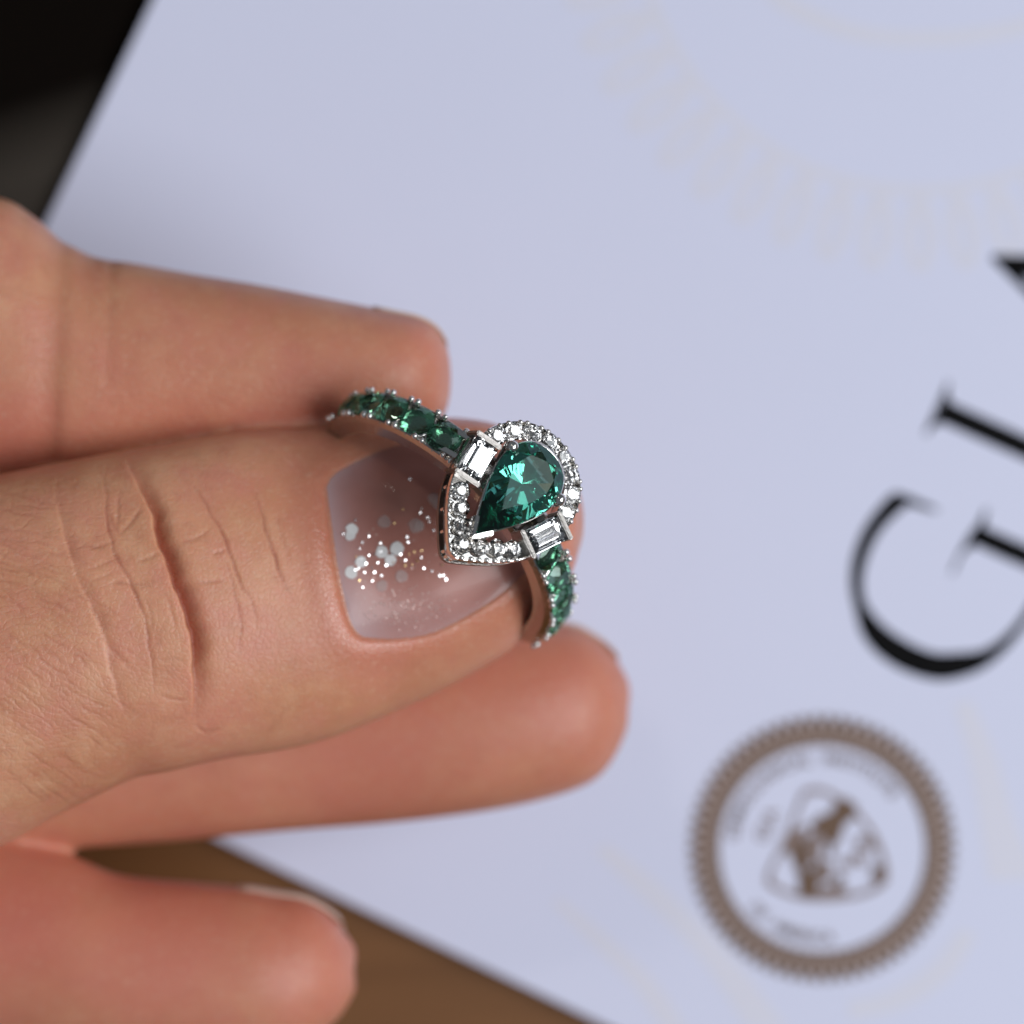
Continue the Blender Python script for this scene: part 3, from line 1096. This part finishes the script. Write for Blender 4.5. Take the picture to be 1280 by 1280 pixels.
for k in range(330):   # faint dust towards the lower edge and through the middle
    if k < 220:
        x, y = random.gauss(560, 150), random.gauss(990, 60)
    else:
        x, y = random.gauss(520, 170), random.gauss(680, 130)
    p, n_ = nail_hit(*z3(x, y))
    if p is not None and (k % 3 or k < 220):
        disc_at(Vp, Fp, p, n_, random.uniform(0.5, 1.3) * PX, random.uniform(0.1, 0.6), 5, 0.006)
for x, y in gol:
    p, n_ = nail_hit(*z3(x, y))
    if p is not None:
        disc_at(Vg, Fg, p, n_, random.uniform(1.0, 1.6) * PX, random.uniform(0.1, 0.45), 6, 0.012, 1.0, HALF)
tag(mesh_obj('silver_glitter', Vs, Fs, M_glit, nail), kind='stuff')
tag(mesh_obj('gold_glitter', Vg, Fg, M_gold, nail), kind='stuff')
tag(mesh_obj('pale_glitter', Vp, Fp, M_dust, nail), kind='stuff')


def finger_nail(L_, i0_, a0_, a1_, over, mat):
    """nail plate over the far upper side of a fingertip, from row i0_ to past the tip"""
    V_, F_ = [], []
    n_r, n_a = 12, 14
    i_last = len(L_.c) - 14
    tip = L_.c[-1]
    rows_ = np.linspace(i0_, i_last, n_r).astype(int)
    for side_ in (0, 1):
        for r_, ir in enumerate(rows_):
            u = r_ / (n_r - 1)
            for k in range(n_a + 1):
                a_ = a0_ + (a1_ - a0_) * k / n_a
                p = L_.point(min(ir, i0_ + (i_last - i0_) // 2) if False else ir, a_, 0.012 - 0.02 * side_)
                # keep the plate straighter than the pulp so its free end stands proud
                base_p = L_.point(i0_, a_, 0.010 - 0.02 * side_)
                straight = base_p + L_.t[i0_] * float(np.dot(L_.c[ir] - L_.c[i0_], L_.t[i0_]) * (1 + over))
                w_ = 0.15 * u * u
                p = p * (1 - w_) + straight * w_
                V_.append(p)
    m_ = n_a + 1
    tot = n_r * m_
    for r_ in range(n_r - 1):
        for k in range(n_a):
            a_ = r_ * m_ + k
            F_.append((a_, a_ + 1, a_ + m_ + 1, a_ + m_))
            F_.append((tot + a_, tot + a_ + m_, tot + a_ + m_ + 1, tot + a_ + 1))
    for k in range(n_a):
        a_ = (n_r - 1) * m_ + k
        F_.append((a_, a_ + 1, tot + a_ + 1, tot + a_))
        F_.append((k, tot + k, tot + k + 1, k + 1))
    for r_ in range(n_r - 1):
        for k in (0, n_a):
            a_ = r_ * m_ + k
            F_.append((a_, a_ + m_, tot + a_ + m_, tot + a_))
    o_ = mesh_obj('fingernail', V_, F_, mat, hand, True)
    bm_ = bmesh.new()
    bm_.from_mesh(o_.data)
    bmesh.ops.recalc_face_normals(bm_, faces=bm_.faces)
    bm_.to_mesh(o_.data)
    bm_.free()
    return o_


# the sections' angle 0 points to image top (side vector), negative angles to the far side
for nm_, back in (('index', 44), ('middle', 44), ('ring', 44), ('pinky', 26)):
    L_ = lofts[nm_]
    finger_nail(L_, len(L_.c) - back, math.radians(-85 if nm_ in ('ring', 'pinky') else -55), math.radians(12), 0.0, M_nail_plain)

# ------------------------------------------------------------------ ring
C_R = W(556, 650, -1.12)
bxy = Vector((0.715, -0.70, 0)).normalized()
yxy = Vector((0.70, 0.715, 0)).normalized()
N_ = (yxy * 0.41 + bxy * 0.156 + Vector((0, 0, 0.90))).normalized()
B_ = (bxy - N_ * bxy.dot(N_)).normalized()
Y_ = N_.cross(B_).normalized()
ring = empty('gemstone_ring')
RM = Matrix((B_, Y_, N_)).transposed().to_4x4()
RM.translation = C_R
ring.matrix_world = RM
tag(ring, 'white gold ring with teal pear gem, diamond halo and green stones along the band', 'ring')

R_OUT, R_IN, BW = 1.045, 0.885, 0.137


def band_point(phi, r, y):
    return Vector((r * math.sin(phi), y, r * math.cos(phi)))


# shank: profile swept round the circle (two raised rails with a channel between)
prof = [(-BW, 0.0), (-BW, 0.62), (-BW * 0.90, 0.90), (-BW * 0.74, 0.93), (-BW * 0.66, 0.50), (BW * 0.66, 0.50), (BW * 0.74, 0.93), (BW * 0.90, 0.90), (BW, 0.62), (BW, 0.0), (BW * 0.6, -0.06), (-BW * 0.6, -0.06)]
nphi = 240
V, F = [], []
for i in range(nphi):
    phi = 2 * math.pi * i / nphi
    deg = abs((math.degrees(phi) + 180) % 360 - 180)
    plain = min(1, max(0, (deg - 92) / 8))
    for (y, h) in prof:
        hh = h
        if plain > 0 and h == 0.50:
            hh = h + (1.0 - h) * plain
        r = R_IN + (R_OUT - R_IN) * hh * (1 - 0.18 * plain)
        V.append(band_point(phi, r, y * (1 - 0.12 * plain)))
np_ = len(prof)
for i in range(nphi):
    j = (i + 1) % nphi
    for k in range(np_):
        k2 = (k + 1) % np_
        F.append((i * np_ + k, i * np_ + k2, j * np_ + k2, j * np_ + k))
shank = mesh_obj('shank', V, F, M_shank, ring)
bm = bmesh.new()
bm.from_mesh(shank.data)
bmesh.ops.recalc_face_normals(bm, faces=bm.faces)
bm.to_mesh(shank.data)
bm.free()
sm = shank.modifiers.new('soft', 'BEVEL')
sm.width = 0.006
sm.segments = 2
sm.limit_method = 'ANGLE'


def brilliant(outline, table=0.56, crown=0.30, pav=0.80, girdle=0.04, culet=(0, 0), rs=1.0, n=8, star=0.79, low=0.24):
    """faceted stone; outline(theta) gives the girdle radius vector, unit heights scale by rs"""
    def pt(theta, f, z):
        x, y = outline(theta)
        return (culet[0] + (x - culet[0]) * f, culet[1] + (y - culet[1]) * f, z)
    st = 2 * math.pi / n
    zT = crown * rs
    m = zT / (1 - table)
    V, F = [], []

    def add(p):
        V.append(p)
        return len(V) - 1
    T = [add(pt(k * st, table, zT)) for k in range(n)]
    zS = zT - m * (star * math.cos(st / 2) - table)
    S = [add(pt((k + .5) * st, star, zS)) for k in range(n)]
    G = [add(pt(k * st / 4, 1.0, 0 + (0.0 if k % 4 else 0.0))) for k in range(4 * n)]
    G2 = [add(pt(k * st / 4, 1.0, -girdle * rs)) for k in range(4 * n)]
    zL = -girdle * rs - pav * rs * (1 - low * 1.03)
    Lw = [add(pt((k + .5) * st, low, zL)) for k in range(n)]
    Cc = add((culet[0], culet[1], -girdle * rs - pav * rs))
    F.append(tuple(T))
    N4 = 4 * n
    for k in range(n):
        k2 = (k + 1) % n
        F.append((T[k2], T[k], S[k]))                       # star
        F.append((T[k], S[k - 1], G[4 * k]))
        F.append((T[k], G[4 * k], S[k]))                    # kite halves
        g0, g1, g2, g3, g4 = [G[(4 * k + j) % N4] for j in range(5)]
        F += [(S[k], g0, g1), (S[k], g1, g2), (S[k], g2, g3), (S[k], g3, g4)]
        h0, h1, h2, h3, h4 = [G2[(4 * k + j) % N4] for j in range(5)]
        F += [(h1, h0, Lw[k]), (h2, h1, Lw[k]), (h3, h2, Lw[k]), (h4, h3, Lw[k])]
        F += [(Cc, Lw[k], h0), (Cc, h4, Lw[k])]
    for k in range(N4):
        k2 = (k + 1) % N4
        F.append((G[k2], G[k], G2[k], G2[k2]))
    me = bpy.data.meshes.new('gem')
    me.from_pydata(V, [], F)
    bm_ = bmesh.new()
    bm_.from_mesh(me)
    bmesh.ops.recalc_face_normals(bm_, faces=bm_.faces)
    bmesh.ops.dissolve_limit(bm_, angle_limit=0.02, verts=bm_.verts, edges=bm_.edges)
    bm_.to_mesh(me)
    bm_.free()
    return me


def round_outline(t_):
    return (math.cos(t_), math.sin(t_))


# unit round stones
me_round = brilliant(round_outline, table=0.50, crown=0.33, pav=0.86, rs=1.0)
me_green = me_round.copy()
me_green.materials.append(M_green)
me_dia = me_round.copy()
me_dia.materials.append(M_diamond)


def sphere_data(r, seg=10):
    bm_ = bmesh.new()
    bmesh.ops.create_uvsphere(bm_, u_segments=seg, v_segments=max(5, seg // 2 + 1), radius=r)
    me_ = bpy.data.meshes.new('s')
    bm_.to_mesh(me_)
    bm_.free()
    co_ = [tuple(v.co) for v in me_.vertices]
    fa_ = [tuple(p.vertices) for p in me_.polygons]
    bpy.data.meshes.remove(me_)
    return co_, fa_


SPH_V, SPH_F = sphere_data(1.0, 12)


def add_bead(V_, F_, c, r, stretch=(1, 1, 1)):
    b0_ = len(V_)
    for (x, y, z) in SPH_V:
        V_.append((c[0] + x * r * stretch[0], c[1] + y * r * stretch[1], c[2] + z * r * stretch[2]))
    F_ += [tuple(i + b0_ for i in f) for f in SPH_F]


# green stones along both shoulders
GR = 0.119
angs = [30.5, 43.7, 57, 70.3, 83.5]
for sgn in (-1, 1):
    for k, a in enumerate(angs):
        phi = math.radians(a) * sgn
        rot = Matrix.Rotation(phi, 4, 'Y')
        spin = Matrix.Rotation(random.uniform(0, 0.8), 4, 'Z')
        Mx = Matrix.Translation(band_point(phi, R_OUT - 0.012, 0)) @ rot @ spin @ Matrix.Diagonal((GR, GR, GR, 1))
        g = share('green_stone', me_green, shank, Mx)
# beads between the stones, on both edges, with little collars
V, F = [], []
for sgn in (-1, 1):
    for k in range(-1, 5):
        a = (angs[k] + 6.65) if k >= 0 else angs[0] - 6.65
        for off in (-1.7, 1.7):
            phi = math.radians(a + off) * sgn
            for y in (-1, 1):
                r = 0.0215 * random.uniform(0.92, 1.1)
                add_bead(V, F, band_point(phi, R_OUT + 0.004, y * 0.121), r)
b = mesh_obj('shoulder_bead', V, F, M_beadm, shank, True)
tag(b, kind='stuff')
# scalloped seats: short posts under the stones on each side of the band
V, F = [], []
ns = 20
for (rr, zz) in ((GR * 1.07, 0.020), (GR * 1.12, -0.01), (GR * 1.0, -0.06), (GR * 0.9, -0.02), (GR * 0.97, 0.018)):
    for k in range(ns):
        t_ = 2 * math.pi * k / ns
        V.append((rr * math.cos(t_), rr * math.sin(t_), zz))
for q in range(5):
    for k in range(ns):
        k2 = (k + 1) % ns
        q2 = (q + 1) % 5
        F.append((q * ns + k, q * ns + k2, q2 * ns + k2, q2 * ns + k))
me_ss = bpy.data.meshes.new('stone_seat')
me_ss.from_pydata(V, [], F)
me_ss.polygons.foreach_set('use_smooth', [True] * len(me_ss.polygons))
me_ss.materials.append(M_silver)
for sgn in (-1, 1):
    for a in angs:
        phi = math.radians(a) * sgn
        share('stone_seat', me_ss, shank, Matrix.Translation(band_point(phi, R_OUT - 0.045, 0)) @ Matrix.Rotation(phi, 4, 'Y'))

# ---- halo head, in its own frame on top of the ring
HEAD_H = 1.235
HX, HY = 0.0, 0.04
halo_half = [(0.0, -0.755), (0.055, -0.735), (0.16, -0.64), (0.27, -0.525), (0.365, -0.39), (0.425, -0.23), (0.448, -0.06), (0.430, 0.10), (0.375, 0.235), (0.28, 0.345), (0.15, 0.415), (0.0, 0.440)]


def sym_outline(half, n):
    full = half + [(-x, y) for x, y in half[-2:0:-1]]
    P = catmull(full + [full[0]], n)[:-1]
    return P


def inset(P, d_):
    n = len(P)
    t_ = np.roll(P, -1, 0) - np.roll(P, 1, 0)
    t_ /= np.linalg.norm(t_, axis=1)[:, None]
    nrm_ = np.stack([-t_[:, 1], t_[:, 0]], 1)      # inward for counter-clockwise
    return P + nrm_ * d_


HO = sym_outline(halo_half, 8)
HI = inset(HO, 0.135)


def wall(levels, mat, name, parent, closed_prof=True, smooth=False):
    """levels: list of (points n x 2, z) forming a closed profile swept round the outline"""
    V_, F_ = [], []
    n = len(levels[0][0])
    for P, z in levels:
        for k in range(n):
            V_.append((P[k][0], P[k][1], z if np.isscalar(z) else z[k]))
    m = len(levels)
    for q in range(m if closed_prof else m - 1):
        q2 = (q + 1) % m
        for k in range(n):
            k2 = (k + 1) % n
            F_.append((q * n + k, q * n + k2, q2 * n + k2, q2 * n + k))
    o_ = mesh_obj(name, V_, F_, mat, parent, smooth)
    bm_ = bmesh.new()
    bm_.from_mesh(o_.data)
    bmesh.ops.recalc_face_normals(bm_, faces=bm_.faces)
    bm_.to_mesh(o_.data)
    bm_.free()
    return o_


def arch(P, lift=0.0):
    return lift


halo = wall([(HO, -0.03), (inset(HO, 0.004), 0.0), (inset(HO, 0.012), 0.002), (inset(HO, 0.022), -0.035), (inset(HO, 0.113), -0.035), (inset(HO, 0.123), 0.002),
             (inset(HO, 0.131), 0.0), (HI, -0.03), (inset(HO, 0.130), -0.12), (inset(HO, 0.02), -0.12)], M_silver, 'halo_frame', ring)
halo.matrix_local = Matrix.Translation((HX + 0.015, HY - 0.005, HEAD_H)) @ Matrix.Diagonal((0.96, 0.955, 0.96, 1))
# second rail below, joined by small posts: the open gallery under the halo
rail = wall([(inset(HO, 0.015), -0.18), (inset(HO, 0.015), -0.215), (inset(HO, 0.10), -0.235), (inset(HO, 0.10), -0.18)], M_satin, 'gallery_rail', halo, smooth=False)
V, F = [], []
for k in range(0, len(HO), 8):
    c0 = inset(HO, 0.035)[k]
    for z in (-0.13, -0.16):
        add_bead(V, F, (c0[0], c0[1], z), 0.022, (0.8, 0.8, 1.6))
tag(mesh_obj('gallery_post', V, F, M_silver, halo, True), kind='stuff')

# halo diamonds
dpos = []
for k in range(8):
    a = math.radians(164 - k * (164 - 16) / 7.0)
    dpos.append((0.372 * math.cos(a), 0.372 * math.sin(a), 0.0665, a))
for (x, y) in ((0.268, -0.378), (0.184, -0.464), (0.096, -0.548)):
    dpos.append((x, y, 0.0635, 0.9))
    dpos.append((-x, y, 0.0635, 0.9))
dpos.append((0.0, -0.634, 0.066, 0.3))
for x, y, r, a in dpos:
    tl = Matrix.Rotation(random.uniform(-0.04, 0.2), 4, 'X') @ Matrix.Rotation(random.uniform(-0.13, 0.13), 4, 'Y')
    Mx = Matrix.Translation((x, y, 0.004)) @ tl @ Matrix.Rotation(random.uniform(0, 0.8), 4, 'Z') @ Matrix.Diagonal((r, r, r, 1))
    share('round_diamond', me_dia, halo, Mx)
# beads that hold them
V, F = [], []
Pout = inset(HO, 0.014)
Pin = inset(HO, 0.124)


def nearest_on(P, x, y):
    k = int(np.argmin(np.hypot(P[:, 0] - x, P[:, 1] - y)))
    return P[k]


arc_angles = [164 - k * (164 - 16) / 7.0 for k in range(8)]
marks = []
for i, a in enumerate(arc_angles):
    for da in (-6.2, 6.2):
        marks.append((0.43 * math.cos(math.radians(a + da + (0 if abs(da) < 9 else 0))), 0.43 * math.sin(math.radians(a + da))))
for x, y in marks:
    q = nearest_on(Pout, x, y)
    add_bead(V, F, (q[0], q[1], 0.014), 0.0195)
for a in [arc_angles[0] + 9] + [(arc_angles[i] + arc_angles[i + 1]) / 2 for i in range(7)] + [arc_angles[-1] - 9]:
    q = nearest_on(Pin, 0.3 * math.cos(math.radians(a)), 0.3 * math.sin(math.radians(a)))
    add_bead(V, F, (q[0], q[1], 0.012), 0.0185)
for sx in (-1, 1):
    for t_ in np.linspace(0, 1, 9):
        x, y = 0.345 - 0.33 * t_, -0.42 - 0.33 * t_
        q = nearest_on(Pout, sx * x, y)
        add_bead(V, F, (q[0], q[1], 0.012), 0.0195)
    for t_ in np.linspace(0, 1, 6):
        x, y = 0.23 - 0.21 * t_, -0.33 - 0.25 * t_
        q = nearest_on(Pin, sx * x, y)
        add_bead(V, F, (q[0], q[1], 0.012), 0.0185)
b = mesh_obj('halo_bead', V, F, M_beadm, halo, True)
tag(b, kind='stuff')


def baguette_mesh(L, w, h=0.05, dep=0.095, mat=None):
    """step cut stone: L long (y), w wide (x)"""
    lv = [(0.46, 0.40, h), (0.74, 0.70, h * 0.78), (1.0, 1.0, h * 0.30), (1.0, 1.0, -0.012), (0.70, 0.70, -dep * 0.40), (0.36, 0.36, -dep * 0.78), (0.03, 0.10, -dep)]
    V_, F_ = [], []
    for fx, fy, z in lv:
        hx, hy = w / 2 * fx, L / 2 - (w / 2) * (1 - fy) * 0.8
        V_ += [(-hx, -hy, z), (hx, -hy, z), (hx, hy, z), (-hx, hy, z)]
    for q in range(len(lv) - 1):
        for k in range(4):
            k2 = (k + 1) % 4
            F_.append((q * 4 + k, q * 4 + k2, q * 4 + 4 + k2, q * 4 + 4 + k))
    F_.append((0, 1, 2, 3))
    e_ = (len(lv) - 1) * 4
    F_.append((e_ + 3, e_ + 2, e_ + 1, e_))
    me = bpy.data.meshes.new('baguette_diamond')
    me.from_pydata(V_, [], F_)
    bm_ = bmesh.new()
    bm_.from_mesh(me)
    bmesh.ops.recalc_face_normals(bm_, faces=bm_.faces)
    bm_.to_mesh(me)
    bm_.free()
    me.materials.append(mat)
    return me


def box_mesh(name, sx, sy, sz, bev, mat):
    bm_ = bmesh.new()
    bmesh.ops.create_cube(bm_, size=1)
    bmesh.ops.scale(bm_, vec=(sx, sy, sz), verts=bm_.verts)
    bmesh.ops.bevel(bm_, geom=list(bm_.edges), offset=bev, segments=2, affect='EDGES')
    me = bpy.data.meshes.new(name)
    bm_.to_mesh(me)
    bm_.free()
    me.materials.append(mat)
    return me


me_bag = baguette_mesh(0.270, 0.185, 0.036, 0.085, M_diamond)
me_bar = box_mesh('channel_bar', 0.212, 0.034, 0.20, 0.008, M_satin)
me_seat = box_mesh('baguette_seat', 0.17, 0.25, 0.06, 0.006, M_silver)
for sx in (-1, 1):
    base = Matrix.Translation((sx * 0.352, -0.155, 0.055)) @ Matrix.Rotation(-sx * math.radians(17), 4, 'Z') @ Matrix.Rotation(math.radians(5 if sx < 0 else 4), 4, 'Y') @ Matrix.Rotation(math.radians(9 if sx < 0 else 4), 4, 'X')
    share('baguette_diamond', me_bag, halo, base @ Matrix.Translation((0, 0, 0.012)))
    share('baguette_seat', me_seat, halo, base @ Matrix.Translation((0, 0, -0.115)))
    for e_ in (-1, 1):
        share('channel_bar', me_bar, halo, base @ Matrix.Translation((0, e_ * 0.152, -0.06)))

# centre stone with its basket
pear_half = [(0.0, -0.500), (0.020, -0.478), (0.085, -0.365), (0.150, -0.235), (0.205, -0.10), (0.236, 0.035), (0.228, 0.155), (0.170, 0.265), (0.085, 0.320), (0.0, 0.335)]
PO = sym_outline(pear_half, 10)
PC = (0.0, 0.045)
pa = np.arctan2(PO[:, 1] - PC[1], PO[:, 0] - PC[0])
order = np.argsort(pa)
pa_s, pr_s = pa[order], np.hypot(PO[order, 0] - PC[0], PO[order, 1] - PC[1])
pa_s = np.concatenate([pa_s - 2 * math.pi, pa_s, pa_s + 2 * math.pi])
pr_s = np.concatenate([pr_s, pr_s, pr_s])


def pear_outline(t_):
    # mains are spread so that two of them run to the point
    t_ = t_ - math.pi / 2
    t_ = (t_ + math.pi) % (2 * math.pi) - math.pi
    r_ = float(np.interp(t_, pa_s, pr_s))
    return (PC[0] + r_ * math.cos(t_), PC[1] + r_ * math.sin(t_))


me_pear = brilliant(pear_outline, table=0.60, crown=0.30, pav=0.82, girdle=0.05, culet=PC, rs=0.25, star=0.80, low=0.72)
me_pear.materials.append(M_teal)
ZG = 0.105                      # girdle height above the halo
centre = wall([(inset(PO, -0.006), ZG - 0.012), (inset(PO, 0.012), ZG - 0.008), (inset(PO, 0.03), ZG - 0.05), (inset(PO, 0.10), -0.18), (inset(PO, 0.075), -0.20), (inset(PO, 0.012), ZG - 0.075)],
              M_silver, 'centre_basket', ring, smooth=True)
centre.matrix_local = Matrix.Translation((HX + 0.008, HY - 0.06, HEAD_H)) @ Matrix.Diagonal((0.985, 0.985, 0.985, 1))
share('pear_gem', me_pear, centre, Matrix.Translation((0, 0, ZG + 0.008)) @ Matrix.Rotation(math.radians(-4), 4, 'X'))


def tube(path, radii, seg=12):
    V_, F_ = [], []
    path = [Vector(p) for p in path]
    for i, p in enumerate(path):
        t_ = (path[min(i + 1, len(path) - 1)] - path[max(i - 1, 0)]).normalized()
        u_ = t_.orthogonal().normalized()
        v_ = t_.cross(u_)
        for k in range(seg):
            a_ = 2 * math.pi * k / seg
            V_.append(p + (u_ * math.cos(a_) + v_ * math.sin(a_)) * radii[i])
    for i in range(len(path) - 1):
        for k in range(seg):
            k2 = (k + 1) % seg
            F_.append((i * seg + k, i * seg + k2, (i + 1) * seg + k2, (i + 1) * seg + k))
    F_.append(tuple(range(seg - 1, -1, -1)))
    F_.append(tuple(range((len(path) - 1) * seg, len(path) * seg)))
    return V_, F_


for sx in (-1, 1):
    V, F = tube([(sx * 0.17, 0.09, -0.19), (sx * 0.225, 0.115, -0.02), (sx * 0.25, 0.125, 0.09), (sx * 0.248, 0.122, 0.125)], [0.026, 0.03, 0.033, 0.035])
    add_bead(V, F, (sx * 0.238, 0.118, 0.148), 0.044, (1, 1, 0.85))
    mesh_obj('prong', V, F, M_silver, centre, True)
# V-shaped prong over the point: two folded plates
P1, P0, P2 = Vector((-0.075, -0.400, 0)), Vector((0, -0.528, 0)), Vector((0.075, -0.400, 0))
V, F = [], []
for k, (A, off) in enumerate(((P1, Vector((0.012, 0.007, 0))), (P0, Vector((0, 0.020, 0))), (P2, Vector((-0.012, 0.007, 0))))):
    o_ = (A - Vector((0, -0.35, 0))).normalized() * 0.022
    for q, z in ((A + o_, -0.16), (A + o_ * 1.0, ZG - 0.01), (A + o_ * 0.7, ZG + 0.028), (A + off, ZG + 0.032), (A + off, ZG + 0.016), (A, ZG - 0.02), (A, -0.16)):
        V.append((q.x, q.y, z))
for s_ in range(2):
    for k in range(7):
        k2 = (k + 1) % 7
        F.append((s_ * 7 + k, s_ * 7 + k2, s_ * 7 + 7 + k2, s_ * 7 + 7 + k))
F.append(tuple(range(6, -1, -1)))
F.append(tuple(range(14, 21)))
vp = mesh_obj('tip_prong', V, F, M_silver, centre)
bm = bmesh.new()
bm.from_mesh(vp.data)
bmesh.ops.recalc_face_normals(bm, faces=bm.faces)
bmesh.ops.bevel(bm, geom=list(bm.edges), offset=0.002, segments=2, affect='EDGES')
bm.to_mesh(vp.data)
bm.free()
# shoulders that carry the head on the band
for sx in (-1, 1):
    V, F = [], []
    sec = []
    for k in range(9):
        u = k / 8
        phi = math.radians(36 - 20 * u) * sx
        lo = band_point(phi, R_OUT - 0.04, 0)
        top_z = (R_OUT - 0.02) * math.cos(phi) + (HEAD_H - 0.15 - (R_OUT - 0.02) * math.cos(phi)) * u ** 1.6
        sec.append((lo.x, lo.z, top_z))
    for (x, z0_, z1_) in sec:
        for y in (-0.100, -0.065):
            V += [(x, y, z0_), (x, y, max(z1_, z0_ + 0.01))]
    for k in range(8):
        a_ = k * 4
        F += [(a_, a_ + 4, a_ + 5, a_ + 1), (a_ + 2, a_ + 3, a_ + 7, a_ + 6), (a_ + 1, a_ + 5, a_ + 7, a_ + 3), (a_, a_ + 2, a_ + 6, a_ + 4)]
    F += [(0, 1, 3, 2), (32, 34, 35, 33)]
    V2 = [(x, -y, z) for x, y, z in V]
    nV = len(V)
    F2 = [tuple(i + nV for i in reversed(f)) for f in F]
    mesh_obj('shoulder_arch', V + V2, F + F2, M_silver, ring)
